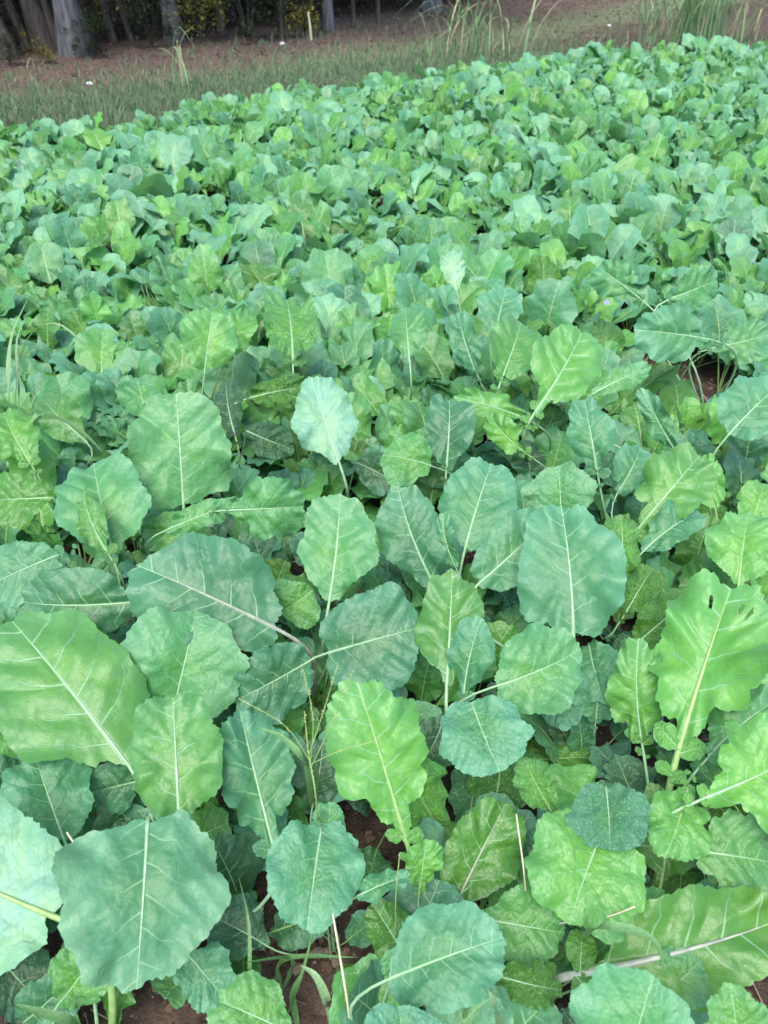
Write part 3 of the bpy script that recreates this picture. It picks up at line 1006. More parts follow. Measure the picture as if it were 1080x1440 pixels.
   (412, 508, 402, 418, 84, .40, 'green', dict(kind='curly', crinkle=1, roll=0))]),
 ('mustard', (330, 700), 'mustard plant with very dark frilled leaves tucked behind the netted leaf', [
   (330, 610, 318, 540, 50, .34, 'dark', dict(kind='curly', crinkle=1)),
   (345, 605, 412, 632, 56, .32, 'dark', dict(kind='curly', crinkle=1)),
   (350, 560, 430, 545, 44, .38, 'limed', dict(kind='curly', crinkle=1))]),
 ('collard', (642, 480), 'collard plant with one small nearly white leaf standing above its neighbours', [
   (642, 408, 636, 352, 38, .46, 'white', dict(plain=1, kind='oval', roll=0, curl=.2))]),
 ('collard', (575, 600), 'collard plant with an upright egg-shaped leaf facing forward near the centre', [
   (576, 506, 570, 434, 58, .42, 'sea', dict(kind='oval', roll=0))]),
 ('mustard', (55, 720), 'mustard plant with ruffled yellow-green leaves below the broad grass blades', [
   (42, 650, 5, 580, 84, .36, 'lime', dict(kind='curly')),
   (75, 700, -20, 705, 84, .34, 'limed', dict(kind='oval')),
   (120, 620, 60, 560, 60, .25, 'green')]),
]
TONES['white'] = (.20, .34, .22, .9)
TONES['under'] = (.17, .32, .22, .8)
HERO_PLANTS = []
hr = random.Random(11)
HNAME = {'collard': 'collard_plant', 'turnip': 'turnip_plant', 'mustard': 'mustard_plant'}
for hi, (kd, cpx, lab, leaves) in enumerate(HERO):
    crown = at(cpx[0], cpx[1], 0.0)
    crown[2] = 0
    HERO_PLANTS.append(crown)
    root = empty(HNAME[kd], crown, lab, kd + ' plant', 'greens plants in the foreground')
    for li, sp_ in enumerate(leaves):
        sp_ = list(sp_)
        kw = dict(sp_[7]) if len(sp_) > 7 else {}
        kw.pop('obovate', None)
        if kw.pop('crinkle', None):
            kw['mat'] = M_CRINK
        if 'stalk' in kw:
            kw['stalk'] = {'G': M_STALK_G, 'P': M_STALK_P}[kw['stalk']]
        hero_leaf(root, crown, tuple(sp_[:7]) + (kw,), hr, 1000 + hi * 20 + li)
    open_soil = any((crown[0] - at(*g[:2])[0]) ** 2 + (crown[1] - at(*g[:2])[1]) ** 2 < (g[2] + .10) ** 2 for g in GAP_SPOTS)
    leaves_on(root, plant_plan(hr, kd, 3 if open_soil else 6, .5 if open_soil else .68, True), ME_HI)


# ---------------------------------------------------------------- the ordinary plants
rng = random.Random(77)
GAPS = [(at(px, py), r) for px, py, r in GAP_SPOTS]
cands = []
sp = .166
y = .30
row = 0
while y < 19:
    w = .9 + .60 * y
    spp = sp * (.97 if y < 2 else 1.0)
    x = -w + (row % 2) * spp / 2
    while x < w + .5 and True:
        X, Y = x + rng.uniform(-.06, .06), y + rng.uniform(-.06, .06)
        x += spp
        if Y > edge_y(X) + rng.uniform(-.15, .25):
            continue
        if any((X - g[0]) ** 2 + (Y - g[1]) ** 2 < r * r for g, r in GAPS):
            continue
        px, py, dep = proj((X, Y, .28))
        cands.append((X, Y, px, py, dep))
    y += spp * .9
    row += 1


FAR_TONES = [('sea', 20), ('pale', 44), ('blue', 12), ('green', 8), ('lime', 16)]  # paler far leaves: their sky reflection is put into the leaf colour


def kind_at(X, Y, px, py):
    v = math.sin(X * 1.7 + 1.1) + math.sin(Y * 1.3 + X * .8)
    limey = .22 + .10 * v * .5 + (.22 if (px > 850 and py > 500) else 0)
    q = rng.random()
    return 'mustard' if q < limey * .6 else 'turnip' if q < limey * 1.7 else 'collard'


inview = [c for c in cands if -150 < c[2] < 1230 and c[3] < 1560]
inview.sort(key=lambda c: c[4])
N_IND = 300 - len(HERO_PLANTS)
ind = inview[:N_IND]
rest = inview[N_IND:]
KN = {'collard': ('collard_plant', 'collard plant'), 'turnip': ('turnip_plant', 'turnip plant'), 'mustard': ('mustard_plant', 'mustard plant')}
DESC = {'collard': 'smooth blue-green plant', 'turnip': 'mid green toothed-leaf plant', 'mustard': 'lime crinkled-leaf plant'}
for X, Y, px, py, dep in ind:
    k = kind_at(X, Y, px, py)
    if py > 600:
        if any(math.hypot(X - h[0], Y - h[1]) < .07 for h in HERO_PLANTS):
            pass
        sc = rng.uniform(.55, .80) if py > 690 else rng.uniform(.66, .88)
        low, n = True, rng.randint(5, 7)
        where = 'low under the big front leaves'
    elif py > 470:
        sc, low, n = rng.uniform(.80, 1.0), False, rng.randint(6, 8)
        where = 'standing just behind the big front leaves'
    else:
        sc, low, n = rng.uniform(.80, 1.10), False, rng.randint(6, 8)
        where = 'in the thick middle of the patch'
    nm, cat = KN[k]
    side_ = ['at the left edge', 'left of centre', 'near the centre line', 'right of centre', 'at the right edge'][min(4, max(0, int(px / 216)))]
    band = 'low under the front leaves' if py > 900 else 'low behind the front leaves' if py > 690 else 'just behind the front leaves' if py > 540 \
        else 'in the nearer rows' if py > 430 else 'in the middle rows' if py > 350 else 'in the farther rows'
    size_ = 'large ' if (sc > 1.0 or .9 < sc < 1.0 and py > 470 or low and sc > .68) else 'small ' if (sc < .87 and py <= 470 or low and sc < .58) else ''
    root = empty(nm, (X, Y, 0), size_ + DESC[k] + ', ' + band + ' ' + side_, cat, '%s%ss %s %s' % (size_, cat, band, side_))
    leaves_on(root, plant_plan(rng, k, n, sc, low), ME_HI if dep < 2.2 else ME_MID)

# the crop beyond those, one mass
acc_v, acc_t, acc_q, acc_uv, acc_c = [], [], [], [], []
off = 0
for X, Y, px, py, dep in rest:
    k = kind_at(X, Y, px, py)
    sc = (.90 - .12 * max(0.0, min(1.0, 1 - (edge_y(X) - Y) / .8))) * (1 + .16 * math.sin(X * 3.1 + math.sin(Y * 2.3)) * math.sin(Y * 2.9)) * rng.uniform(.66, 1.12)
    for li, a, lean, s, tn in plant_plan(rng, k, rng.randint(6, 8) if dep < 8 else rng.randint(4, 6), sc):
        if k != 'mustard' and rng.random() < .62:
            tn = tone(rng.choices([q[0] for q in FAR_TONES], [q[1] for q in FAR_TONES])[0], rng)
        _, V, F, uv, sv, sf = LIB_LOW[li]
        M3 = np.array(leaf_matrix(a, lean, s))[:3, :3]
        acc_v.append(V @ M3.T + (X, Y, 0))
        acc_t.append(F[0] + off)
        acc_q.append(F[1] + off)
        acc_uv.append(uv)
        acc_c.append(np.repeat([tn], len(V), 0))
        off += len(V)
m = make_mesh('distant_greens', np.concatenate(acc_v), [np.concatenate(acc_t), np.concatenate(acc_q)], M_LEAF_FAR, np.concatenate(acc_uv), np.concatenate(acc_c))
tag(link('distant_greens', m), 'dense mass of blue-green and lime leafy greens filling the back of the patch', None, None, 'stuff')
print('plants', len(ind), 'rest', len(rest), 'verts', off)

# ---------------------------------------------------------------- grasses and weeds
def path_pts(pts):
    return np.array([at(*p) for p in pts])


def smooth_path(P, n):
    P = np.asarray(P, float)
    if len(P) == 2:
        t = np.linspace(0, 1, n)[:, None]
        return P[0] * (1 - t) + P[1] * t
    Q = np.concatenate([[2 * P[0] - P[1]], P, [2 * P[-1] - P[-2]]])
    out = []
    k = len(P) - 1
    for t in np.linspace(0, k, n):
        i = min(int(t), k - 1)
        f = t - i
        a, b, c, d = Q[i:i + 4]
        out.append(.5 * ((2 * b) + (-a + c) * f + (2 * a - 5 * b + 4 * c - d) * f * f + (-a + 3 * b - 3 * c + d) * f ** 3))
    return np.array(out)


def blade_mesh(P, w, mat, n=16, fold=.35, up=(0, 0, 1)):
    P = smooth_path(P, n)
    T = np.gradient(P, axis=0)
    T /= np.linalg.norm(T, axis=1)[:, None]
    t = np.linspace(0, 1, n)
    ww = w / 2 * np.clip(1.6 * (1 - t) ** .7, 0, 1) * np.clip(.45 + 2.2 * t, 0, 1)
    u = np.array(up, float)
    V = []
    for k in range(n):
        s = np.cross(T[k], u)
        if np.linalg.norm(s) < .2:
            s = np.cross(T[k], [0.3, 1, 0])
        s /= np.linalg.norm(s)
        nn = np.cross(s, T[k])
        V += [P[k] - s * ww[k] + nn * ww[k] * fold, P[k], P[k] + s * ww[k] + nn * ww[k] * fold]
    F = []
    for k in range(n - 1):
        a = 3 * k
        F += [(a, a + 1, a + 4, a + 3), (a + 1, a + 2, a + 5, a + 4)]
    return make_mesh('blade', V, [F], mat)


M_BLADE_PALE = simple_mat('pale_grass_blade', (.16, .29, .13), (.26, .38, .20), 12, .4, .5, .2, .002, .3, .2, (30, 30, 2))
M_STRAWBLADE = simple_mat('withered_blade', (.30, .28, .15), (.46, .42, .27), 12, .6, .3, .2, .002, .2, .3, (30, 30, 2))


def grass_plant(name, label, cat, blades, group=None):
    """blades: (pixel/height points, width in m, material)"""
    root_p = at(*blades[0][0][0])
    root_p[2] = 0
    root = empty(name, root_p, label, cat, group)
    for pts, w, m in blades:
        P = path_pts(pts) - root_p
        link('blade', blade_mesh(P, w, m, up=CP - np.array([0, 0, .3])), root)
    return root


grass_plant('grass_clump', 'clump of broad arching grass blades rising among the greens at the left edge', 'grass', [
    ([(22, 700, .02), (14, 570, .34), (16, 480, .50), (40, 418, .60)], .017, M_BLADE_PALE),
    ([(24, 700, .02), (22, 560, .34), (38, 478, .50), (75, 455, .56), (108, 475, .54), (132, 505, .48)], .010, M_BLADE_PALE),
    ([(24, 705, .02), (28, 570, .32), (24, 480, .48), (45, 430, .56)], .009, M_BLADE_PALE),
    ([(30, 700, .02), (50, 596, .38), (85, 590, .44), (120, 612, .42), (148, 640, .38)], .014, M_GRASS),
    ([(150, 660, .02), (150, 620, .18), (160, 575, .28), (178, 560, .32)], .006, M_GRASS)])
grass_plant('grass_clump', 'low bluish grass blades crossing over bare soil at the bottom edge', 'grass', [
    ([(395, 1400, .01), (410, 1350, .1), (340, 1354, .20)], .008, M_GRASS),
    ([(395, 1400, .01), (400, 1350, .1), (505, 1346, .17)], .009, M_GRASS),
    ([(470, 1470, .01), (462, 1418, .14), (445, 1375, .19), (422, 1357, .19)], .013, M_BLADE_PALE),
    ([(420, 1450, .01), (412, 1400, .08), (426, 1365, .12)], .010, M_GRASS),
    ([(400, 1440, .01), (425, 1370, .14), (440, 1310, .22)], .006, M_GRASS),
    ([(390, 1460, .01), (355, 1400, .12), (350, 1300, .2), (335, 1230, .22)], .006, M_GRASS)])
grass_plant('grass_blade_tuft', 'single wide grass blade lying over the soil in the bottom left corner', 'grass', [
    ([(150, 1470, .01), (110, 1442, .18), (60, 1425, .22), (20, 1412, .24)], .014, M_GRASS),
    ([(150, 1470, .01), (120, 1460, .1), (100, 1400, .18)], .006, M_GRASS)])
grass_plant('grass_blade_tuft', 'thin grass blade bending over the long dark green leaf at lower right', 'grass', [
    ([(800, 1350, .02), (832, 1308, .34), (880, 1306, .38), (922, 1325, .37), (934, 1372, .33)], .011, M_GRASS),
    ([(800, 1350, .02), (790, 1320, .14), (828, 1280, .20)], .005, M_GRASS)])
grass_plant('grass_blade_tuft', 'short folded grass blade beside the lowest leaf right of the soil patch', 'grass', [
    ([(704, 1475, .02), (700, 1430, .30), (684, 1388, .37)], .013, M_BLADE_PALE),
    ([(640, 1475, .02), (655, 1420, .2), (650, 1380, .25)], .006, M_GRASS)])
grass_plant('grass_blade_tuft', 'slender curved grass blade leaning over the bluish leaf left of centre', 'grass', [
    ([(440, 1160, .02), (432, 1085, .34), (400, 1040, .40), (360, 1022, .41)], .011, M_GRASS),
    ([(440, 1160, .02), (446, 1090, .3), (434, 1050, .38)], .006, M_GRASS)])
sg = random.Random(3)
for lab, cx, cy, hh, n in (
        ('tuft of thin green grass standing on the bare soil at the right', 930, 565, .22, 16),
        ('second small tuft of thin grass nearer the right edge above the trodden soil', 1045, 380, .26, 10),
        ('sparse upright grass blades between plants near the right hand soil gap', 895, 560, .20, 10),
        ('short grass tuft between the curly plants left of the middle', 235, 500, .40, 6),
        ('few fine grass blades near the upper left of the crop by the verge', 262, 152, .45, 8)):
    p0 = at(cx, cy, 0)
    root = empty('grass_tuft', p0, lab, 'grass', 'grass tufts among the greens')
    for k in range(n):
        a = sg.uniform(0, 6.283)
        b = np.array([sg.uniform(-.05, .05), sg.uniform(-.05, .05), 0])
        h = hh * sg.uniform(.5, 1.1)
        d = np.array([math.cos(a), math.sin(a), 0]) * h * sg.uniform(.1, .6)
        link('blade', blade_mesh([b, b + d * .3 + [0, 0, h * .6], b + d + [0, 0, h * sg.uniform(.8, 1)]], sg.uniform(.003, .006), M_GRASS, 8), root)


# seeding grass stalks
M_SEED = simple_mat('grass_seed', (.38, .30, .16), (.30, .36, .16), 60, .7, .2)
SEED_V = np.array([(0, -1, 0), (.32, 0, .1), (0, 1, 0), (-.32, 0, .1), (0, 0, .4)])
SEED_F = np.array([(0, 1, 4), (1, 2, 4), (2, 3, 4), (3, 0, 4)])


def seed_spray(parent, P, size, n, rng_):
    P = smooth_path(P, 40)
    V, F = [], []
    for k in range(n):
        p = P[rng_.randint(4, 39)] + np.array([rng_.uniform(-1, 1) for _ in range(3)]) * size * .8
        Q = np.array(Matrix.Rotation(rng_.uniform(0, 6.28), 3, Vector((rng_.uniform(-1, 1), rng_.uniform(-1, 1), 1)).normalized()))
        F.append(SEED_F + 5 * k)
        V.append(SEED_V @ Q.T * size + p)
    o = link('seeds', make_mesh('seeds', np.concatenate(V), [np.concatenate(F)], M_SEED), parent)
    o['kind'] = 'stuff'


def stalk_plant(name, label, stems, mat, seeds=None):
    root_p = at(*stems[0][0][0])
    root_p[2] = 0
    root = empty(name, root_p, label, 'grass stalk', 'thin stalks standing among the leaves')
    for pts, r0, r1 in stems:
        P = smooth_path(path_pts(pts) - root_p, 18)
        V, F = tube(P, np.linspace(r0, r1, 18), 5)
        s = link('stem', make_mesh('stem', V, [F], mat), root)
        if seeds:
            seed_spray(s, P[6:], seeds, 26, sg)
    return root


M_STEMG = simple_mat('green_stem', (.16, .26, .07), (.26, .34, .12), 40, .5, .3)
stalk_plant('seeding_grass', 'seeding grass stalk with thin branching seed heads in front of the lime leaf', [
    ([(448, 1230, .02), (445, 1130, .38), (434, 1060, .47), (428, 1000, .54)], .0016, .0008),
    ([(434, 1062, .47), (455, 1000, .53), (476, 930, .60)], .0007, .0004),
    ([(436, 1070, .46), (400, 1020, .50), (335, 982, .52)], .0007, .0004),
    ([(436, 1075, .46), (480, 1055, .50), (535, 1040, .52)], .0007, .0004),
    ([(437, 1080, .45), (470, 1010, .54), (496, 945, .60)], .0007, .0004),
    ([(436, 1080, .45), (440, 1010, .52), (424, 930, .60)], .0007, .0004)], M_STEMG, .0018)
stalk_plant('dry_grass_stalk', 'pale dry grass stalk leaning up over the soil at the bottom centre', [
    ([(500, 1500, .02), (490, 1420, .22), (478, 1345, .30), (468, 1285, .36)], .0022, .0014)], M_DRY)
stalk_plant('dry_grass_stalk', 'short brownish stalk leaning beside the pale one at the bottom centre', [
    ([(500, 1480, .02), (492, 1435, .14), (470, 1385, .18)], .0016, .0010)], M_DRY, .0014)
stalk_plant('dry_grass_stalk', 'thin grey dead stem standing before the olive green leaf', [
    ([(742, 1330, .02), (738, 1240, .30), (726, 1145, .40)], .0014, .0011)], M_DRY)
stalk_plant('dry_runner', 'dry pale runner lying across the edge of the spreading lime leaf', [
    ([(735, 1310, .02), (790, 1298, .26), (850, 1290, .31), (893, 1275, .33)], .0014, .0010)], M_DRY)
stalk_plant('seeding_grass', 'small green seeding stalk rising beside the smooth light bluish leaf', [
    ([(560, 1370, .02), (556, 1280, .28), (562, 1200, .38)], .0012, .0007)], M_STEMG, .0013)
stalk_plant('dry_grass_stalk', 'whitish bare stem slanting in front of the dark lower left leaves', [
    ([(140, 1290, .02), (120, 1215, .30), (94, 1170, .34)], .0018, .0014)], M_DRY)


# weeds with pointed leaves
M_WEED = simple_mat('weed_leaf', (.035, .11, .035), (.06, .16, .05), 20, .5, .4, .4, .003, .25, .2)


def weed(label, px, py, h, n, ln, seed):
    r = random.Random(seed)
    p0 = at(px, py, 0)
    root = empty('pointed_leaf_weed', p0, label, 'weed', 'small weeds between the greens')
    V, F = tube(np.array([(0, 0, 0), (.005, .004, h * .5), (0, .01, h)]), [.0022, .002, .0014], 5)
    link('stem', make_mesh('stem', V, [F], M_STEMG), root)
    bl = Blade(np.random.RandomState(seed), .46, 'oval', curl=.6, fold=.3, ruffle=.01)
    V, F, uv = bl.mesh(28, 3)
    V[:, 0] *= np.clip(1.25 - V[:, 1] * .9, .1, 1)
    me = make_mesh('leaf', V, F, M_WEED, uv)
    for k in range(n):
        a = k * 2.4 + r.uniform(-.3, .3)
        z = h * (.45 + .55 * k / n)
        M = Matrix.Translation((0, 0, z)) @ leaf_matrix(a, R(-15 + r.uniform(-20, 10)), ln * r.uniform(.7, 1.1))
        link('leaf', me, root, M)


weed('dark pointed-leaf weed on the soil right of the tall lime leaf', 690, 1135, .16, 9, .085, 31)
weed('small pointed-leaf weed among the dark gaps above the foreground leaves', 592, 745, .26, 10, .07, 32)
weed('jagged low weed growing on the bare soil at the right', 950, 812, .12, 9, .08, 33)
weed('little weed on the soil between the lime leaf and the long dark leaf', 860, 1380, .10, 7, .05, 34)
weed('pointed-leaf weed tucked under the dark leaf at the lower centre', 660, 1110, .12, 8, .06, 35)


# mauve flower
fp = at(853, 425, .40)
fg = np.array([fp[0], fp[1] + .05, 0])
root = empty('wild_flower', fg, 'tiny pale mauve wild flower above the leaves right of centre', 'flower')
V, F = tube(smooth_path([(0, 0, 0), (0, -.03, .25), fp - fg], 10), np.linspace(.0015, .0008, 10), 5)
link('stem', make_mesh('stem', V, [F], M_STEMG), root)
M_PETAL = simple_mat('mauve_petal', (.24, .22, .52), (.34, .32, .62), 40, .6, .2, .1, .001, .3)
pet = Blade(np.random.RandomState(1), .8, 'round', curl=.5)
V, F, uv = pet.mesh(14, 2)
pm = make_mesh('petal', V, F, M_PETAL, uv)
for k in range(5):
    link('petal', pm, root, Matrix.Translation(Vector(fp - fg)) @ Matrix.Rotation(R(40), 4, 'X') @ leaf_matrix(k * 1.2566, R(-10), .009))


# tall grass clumps at the far side of the patch
def tall_clump(label, px, py, n, hmin, hmax, spread, dry, seed, lean=0.0):
    r = random.Random(seed)
    p0 = at(px, py, 0)
    root = empty('tall_grass_clump', p0, label, 'tall grass', 'tall grasses at the far edge of the patch')
    for k in range(n):
        a = r.uniform(0, 6.283)
        b = np.array([r.gauss(0, spread), r.gauss(0, spread * .6), 0])
        h = r.uniform(hmin, hmax)
        out = np.array([math.cos(a) + lean, math.sin(a) * .6, 0]) * h * r.uniform(.4, 1.6)
        droop = r.uniform(.8, 1.0) if r.random() < .35 else r.uniform(.35, .75)
        P = [b, b + out * .18 + [0, 0, h * .6], b + out * .55 + [0, 0, h * .98], b + out * 1.15 + [0, 0, h * droop]]
        m = M_STRAWBLADE if r.random() < dry else (M_BLADE_PALE if r.random() < .6 else M_GRASS)
        link('blade', blade_mesh(P, r.uniform(.012, .024), m, 10), root)


tall_clump('tall arching grass with bleached drooping tips standing behind the crop', 672, 84, 44, .35, .85, .24, .25, 41)
tall_clump('shorter green tuft leaning out beside the bleached drooping grass', 640, 88, 12, .3, .6, .12, .3, 42)
tall_clump('dense upright green grass thicket at the far right edge of the crop', 975, 60, 140, .45, .95, .30, .06, 43)
tall_clump('small grass tuft left of the dense green thicket', 905, 62, 16, .3, .6, .12, .05, 44)
tall_clump('low wispy grass tuft right of the dense green thicket', 1050, 62, 18, .35, .7, .18, .1, 45)
tall_clump('few wide pale grass blades on the verge before the grey tree', 258, 128, 6, .35, .6, .10, .25, 46)

# ---------------------------------------------------------------- verge, litter, wood
def band_place(d0, d1, t0, t1, keep=None):
    def f(n):
        xs, ys = [], []
        while len(xs) < n:
            t, d = rs.uniform(t0, t1), rs.uniform(d0, d1)
            x = TL_A[0] + _tl[0] * t + TLN[0] * d
            y = TL_A[1] + _tl[1] * t + TLN[1] * d
            if keep is None or keep(x, y):
                xs.append(x)
                ys.append(y)
        return np.array(xs), np.array(ys)
    return f


def verge_ok(x, y):
    e = y - edge_y(x)
    return e > -.5 and rs.uniform() < np.interp(x, [-1, 2.5], [1, .12]) and rs.uniform() < math.exp(-(max(e, 0) / 1.8) ** 2) + .01


GR_V = np.array([(-.06, 0, 0), (.06, 0, 0), (.045, .25, .55), (.0, .6, 1.0), (-.045, .25, .55)])
scatter('verge_grass', 110000, band_place(-7, -.4, -7, 26, verge_ok), GR_V, np.array([(0, 1, 2, 3, 4)]), M_TONE,
        'short patchy green and straw-coloured grass between the crop and the wood',
        [(.15, .25, .13), (.20, .28, .15), (.26, .27, .17), (.12, .20, .11)], lambda n: rs.uniform(.04, .12, n), tilt=.7)
LIT_V = np.array([(-.5, -.3, 0), (.3, -.5, .1), (.6, .2, .25), (-.1, .5, .1)])
scatter('leaf_litter', 50000, band_place(-4.6, 9, -7, 30), LIT_V, np.array([(0, 1, 2, 3)]), M_TONE,
        'fallen brown leaves and needles covering the ground before the trees',
        [(.14, .09, .07), (.20, .13, .105), (.09, .055, .045), (.28, .20, .16), (.06, .04, .03)], lambda n: rs.uniform(.015, .045, n), sink=.2, tilt=.5)

LF_V = np.array([(-.32, 0, 0), (0, -.6, .05), (.32, 0, 0), (0, .6, .08)])


def leaf_cloud(name, n, centers, radii, size, tones, seed, mat=None):
    """foliage: many small leaves gathered in uneven clumps"""
    r = np.random.RandomState(seed)
    c = r.randint(0, len(centers), n)
    p = r.normal(0, 1, (n, 3))
    p /= np.linalg.norm(p, axis=1)[:, None]
    p = p * (r.uniform(.25, 1, n) ** .5)[:, None] * np.asarray(radii)[c][:, None] + np.asarray(centers)[c]
    a = r.uniform(0, 6.283, n)
    b = r.normal(0, .7, n)
    s = r.uniform(*size, n)
    V = LF_V[None] * s[:, None, None]
    cb, sb = np.cos(b)[:, None], np.sin(b)[:, None]
    y = V[..., 1] * cb - V[..., 2] * sb
    z = V[..., 1] * sb + V[..., 2] * cb
    ca, sa = np.cos(a)[:, None], np.sin(a)[:, None]
    V = np.stack([V[..., 0] * ca - y * sa, V[..., 0] * sa + y * ca, z], -1) + p[:, None]
    t = np.asarray(tones)[r.randint(0, len(tones), n)] * r.uniform(.7, 1.25, (n, 1))
    C = np.ones((n * 4, 4))
    C[:, :3] = np.repeat(t, 4, 0)
    F = (np.arange(n) * 4)[:, None] + np.array([0, 1, 2, 3])
    return make_mesh(name, V.reshape(-1, 3), [F], mat or M_TONE, None, C, False)


SHADE_TONES = [(.014, .030, .010), (.022, .044, .014), (.010, .022, .009), (.035, .052, .014)]  # foliage greens darkened so the canopy's shade is part of the colour
SUNLIT_TONES = [(.30, .26, .05), (.14, .17, .03), (.03, .05, .015), (.02, .035, .012), (.42, .34, .09)]  # sunlight through gaps in the wood, painted as yellow leaves among dark ones
cr_meshes = []
for k in range(5):
    r_ = np.random.RandomState(50 + k)
    cs = [(r_.normal(0, 1.3), r_.normal(0, 1.3), r_.uniform(3.4, 8.2)) for _ in range(16)]
    cr_meshes.append(leaf_cloud('crown', 2600, cs, [r_.uniform(.6, 1.3) for _ in cs], (.08, .2), SHADE_TONES, 60 + k))


def trunk_mesh(w, h, lean, seed, mat, limbs=True):
    r = random.Random(seed)
    n = 14
    z = np.linspace(-.1, h, n)
    P = np.stack([lean * z + .04 * w * np.sin(z * 1.3 + seed), .03 * w * np.cos(z * 1.1 + seed), z], 1)
    rad = w / 2 * (1 - .55 * np.clip(z, 0, h) / h) * (1 + .55 * np.exp(-np.clip(z, 0, h) / (.35 * w + .05)))
    V, F = tube(P, rad, 18, 1.0, (0, 1, 0))
    a = np.tile(np.arange(18), n)
    ring = np.repeat(np.arange(n), 18)
    fl = 1 + .09 * np.sin(a * 2 * math.pi / 18 * 5 + seed) * np.exp(-np.repeat(np.clip(z, 0, h), 18) / .5) + .03 * np.sin(a * 2.1 + ring)
    body = V[:n * 18] - np.repeat(P, 18, 0)
    V[:n * 18] = body * fl[:, None] + np.repeat(P, 18, 0)
    Vs, Fs = [V], [F]
    off_ = len(V)
    if limbs:
        for k in range(5):
            zz = h * r.uniform(.42, .9)
            a_ = r.uniform(0, 6.28)
            q0 = np.array([lean * zz, 0, zz])
            q1 = q0 + np.array([math.cos(a_), math.sin(a_), .7]) * r.uniform(.8, 1.6)
            v, f = tube(smooth_path([q0, (q0 + q1) / 2 + [0, 0, -.1], q1], 6), np.linspace(w * .16, w * .04, 6), 6)
            Vs.append(v)
            Fs.append(f + off_)
            off_ += len(v)
    return make_mesh('trunk', np.concatenate(Vs), [np.concatenate(Fs)], mat)


def tree(px, py, wpx, label, mat, lean=0.0, seed=0, group='trees along the wood edge', h=8.5, pos=None):
    p0 = at(px, py, 0) if pos is None else np.array(pos)
    w = wpx * ((p0 - CP) @ CF) / FP if pos is None else wpx
    p0[2] = 0
    root = empty('woodland_tree', p0, label, 'tree', group)
    link('trunk', trunk_mesh(w, h, lean, seed, mat), root)
    link('crown', cr_meshes[seed % 5], root, Matrix.Rotation(seed * 1.7, 4, 'Z') @ Matrix.Scale(h / 8.5, 4))


for k, a in enumerate([
        (107, 76, 34, 'thick pale grey tree trunk, the widest at the wood edge', M_BARK_L, -.03),
        (62, 68, 26, 'dark brown tree trunk just left of the thick grey one', M_BARK, -.12),
        (10, 78, 24, 'dark leaning tree trunk nearest the left corner', M_BARK, -.22),
        (84, 72, 9, 'slim brown trunk squeezed between the dark and the thick grey trunks', M_BARK, -.10),
        (38, 66, 10, 'slim dark trunk between the two dark thick trunks on the left', M_BARK, -.2),
        (247, 57, 21, 'straight grey tree trunk standing alone before dark undergrowth', M_BARK_L, -.06),
        (311, 50, 9, 'thin tree trunk right of the lone grey trunk', M_BARK, .02),
        (396, 53, 4.5, 'sapling thin as a pole in the middle of the wood edge', M_BARK, .0),
        (461, 42, 13, 'medium grey trunk with lichen right of the thin sapling', M_BARK_L, .01),
        (497, 39, 4.5, 'slim sapling right of the lichened grey trunk', M_BARK, .0),
        (531, 32, 5, 'slim dark sapling farther along the wood edge', M_BARK, .02),
        (606, 15, 22, 'grey trunk half hidden behind the bleached tall grass', M_BARK_L, .0),
        (160, 60, 8, 'dark slender trunk just right of the thick grey tree', M_BARK, -.1),
        (185, 58, 6, 'dark thin trunk leaning between the two grey trees', M_BARK, -.2)]):
    tree(*a[:6], seed=k)
# the trees deeper in the wood
rw = random.Random(9)
for k in range(46):
    t, d = rw.uniform(-6, 26), rw.uniform(1.2, 9)
    x, y = TL_A[0] + _tl[0] * t + TLN[0] * d, TL_A[1] + _tl[1] * t + TLN[1] * d
    tree(0, 0, rw.uniform(.07, .26), 'slender dark trunk standing deeper in the shaded wood', M_BARK, rw.uniform(-.12, .08), 100 + k,
         'trunks deeper in the wood', rw.uniform(7, 9), (x, y, 0))

# undergrowth
bush_m = {}
for k in range(6):
    r_ = np.random.RandomState(80 + k)
    cs = [(r_.normal(0, .38), r_.normal(0, .3), r_.uniform(.15, 1.5)) for _ in range(14)]
    bush_m[k] = leaf_cloud('foliage', 1700, cs, [r_.uniform(.16, .42) for _ in cs], (.035, .085), SHADE_TONES if k < 4 else SUNLIT_TONES, 90 + k)
st_v, st_f, o_ = [], [], 0
for k in range(7):
    a_ = k * .9
    v, f = tube(smooth_path([(0, 0, -.02), (math.cos(a_) * .15, math.sin(a_) * .15, .5), (math.cos(a_) * .4, math.sin(a_) * .4, 1.3)], 5), np.linspace(.015, .005, 5), 4)
    st_v.append(v)
    st_f.append(f + o_)
    o_ += len(v)
bush_stem = make_mesh('stems', np.concatenate(st_v), [np.concatenate(st_f)], M_BARK)


def bush(x, y, s, k, label, group):
    root = empty('bush', (x, y, 0), label, 'bush', group, rw.uniform(0, 6.28))
    root.scale = (s, s, s)
    link('foliage', bush_m[k], root)
    b = link('stems', bush_stem, root)
    b['kind'] = 'stuff'


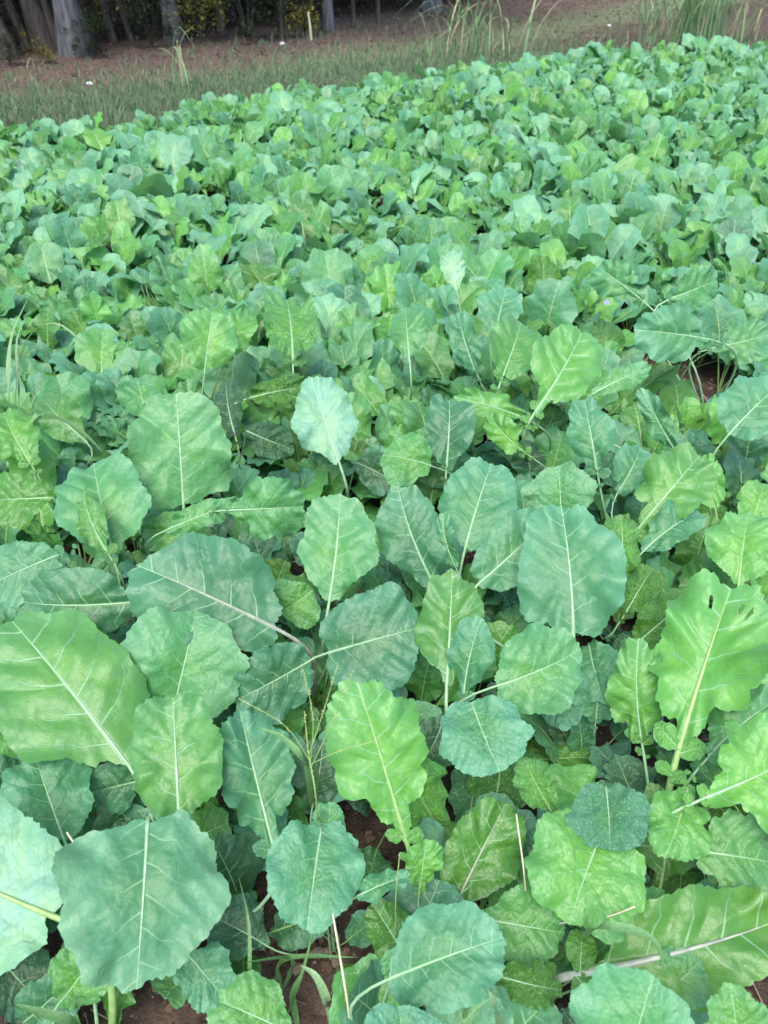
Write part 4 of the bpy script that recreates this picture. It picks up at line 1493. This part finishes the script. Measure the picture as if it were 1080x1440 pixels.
for px, py, s, k, lab in (
        (60, 88, .22, 4, 'low bush with yellow and pinkish leaves coloured as if sunlit between the left trunks'),
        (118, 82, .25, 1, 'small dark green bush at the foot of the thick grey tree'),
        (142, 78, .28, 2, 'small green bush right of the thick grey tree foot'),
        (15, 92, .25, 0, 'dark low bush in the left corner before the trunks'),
        (150, 55, .8, 5, 'yellow-green bush with a sun patch put into its colour behind the thick grey tree'),
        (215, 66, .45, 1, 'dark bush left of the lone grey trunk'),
        (285, 58, .6, 5, 'bush coloured olive yellow as if sunlit right of the lone grey trunk'),
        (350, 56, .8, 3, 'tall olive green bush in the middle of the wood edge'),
        (430, 50, .5, 4, 'small bush coloured yellowish as if sunlit left of the lichened trunk')):
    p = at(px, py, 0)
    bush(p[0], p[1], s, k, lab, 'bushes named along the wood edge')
for k in range(120):
    t, d = rw.uniform(-6, 28), rw.choice([rw.uniform(1.5, 3.5), rw.uniform(2.5, 8)])
    x, y = TL_A[0] + _tl[0] * t + TLN[0] * d, TL_A[1] + _tl[1] * t + TLN[1] * d
    q = 5 if rw.random() < .06 else rw.randint(0, 3)  # a few get the painted sun-patch foliage
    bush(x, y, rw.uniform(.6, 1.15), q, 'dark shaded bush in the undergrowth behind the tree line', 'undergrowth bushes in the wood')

# far side of the wood: one mass
r_ = np.random.RandomState(7)
cs, rd = [], []
for k in range(420):
    t, d = r_.uniform(-14, 44), r_.uniform(9, 15)
    cs.append((TL_A[0] + _tl[0] * t + TLN[0] * d, TL_A[1] + _tl[1] * t + TLN[1] * d, r_.uniform(.2, 7)))
    rd.append(r_.uniform(.8, 1.6))
fw = link('far_woodland', leaf_cloud('far_woodland', 60000, cs, rd, (.15, .35), SHADE_TONES + [(.03, .04, .012)], 8))
tag(fw, 'dark mass of woodland foliage closing off the view behind the trees', None, None, 'stuff')

# pale scraps on the ground
M_SCRAP = simple_mat('white_scrap', (.45, .45, .48), (.6, .6, .62), 20, .8, .2)
for px, py, s, lab in ((397, 61, .05, 'small white stone on the brown litter before the wood'),
                       (126, 117, .04, 'white scrap lying on the grassy verge at the left'),
                       (857, 36, .045, 'pale stone on the bare brown slope between the tall grasses')):
    p = at(px, py, .02)
    v = ICO_V * np.random.RandomState(int(px)).uniform(.7, 1.2, (12, 1)) * np.array([1, .8, .55]) * s
    o = link('pale_stone', make_mesh('pale_stone', v, [ICO_F], M_SCRAP, smooth=False))
    o.location = p
    tag(o, lab, 'stone', 'pale stones beyond the crop')
p = at(438, 55, 0)
V, F = tube(np.array([(0, 0, -.05), (-.01, 0, .15), (-.03, 0, .33)]), [.018, .017, .012], 7)
o = link('wooden_stake', make_mesh('wooden_stake', V, [F], M_DRY))
o.location = p
tag(o, 'short pale broken stake sticking up before the lichened trunk', 'stake')
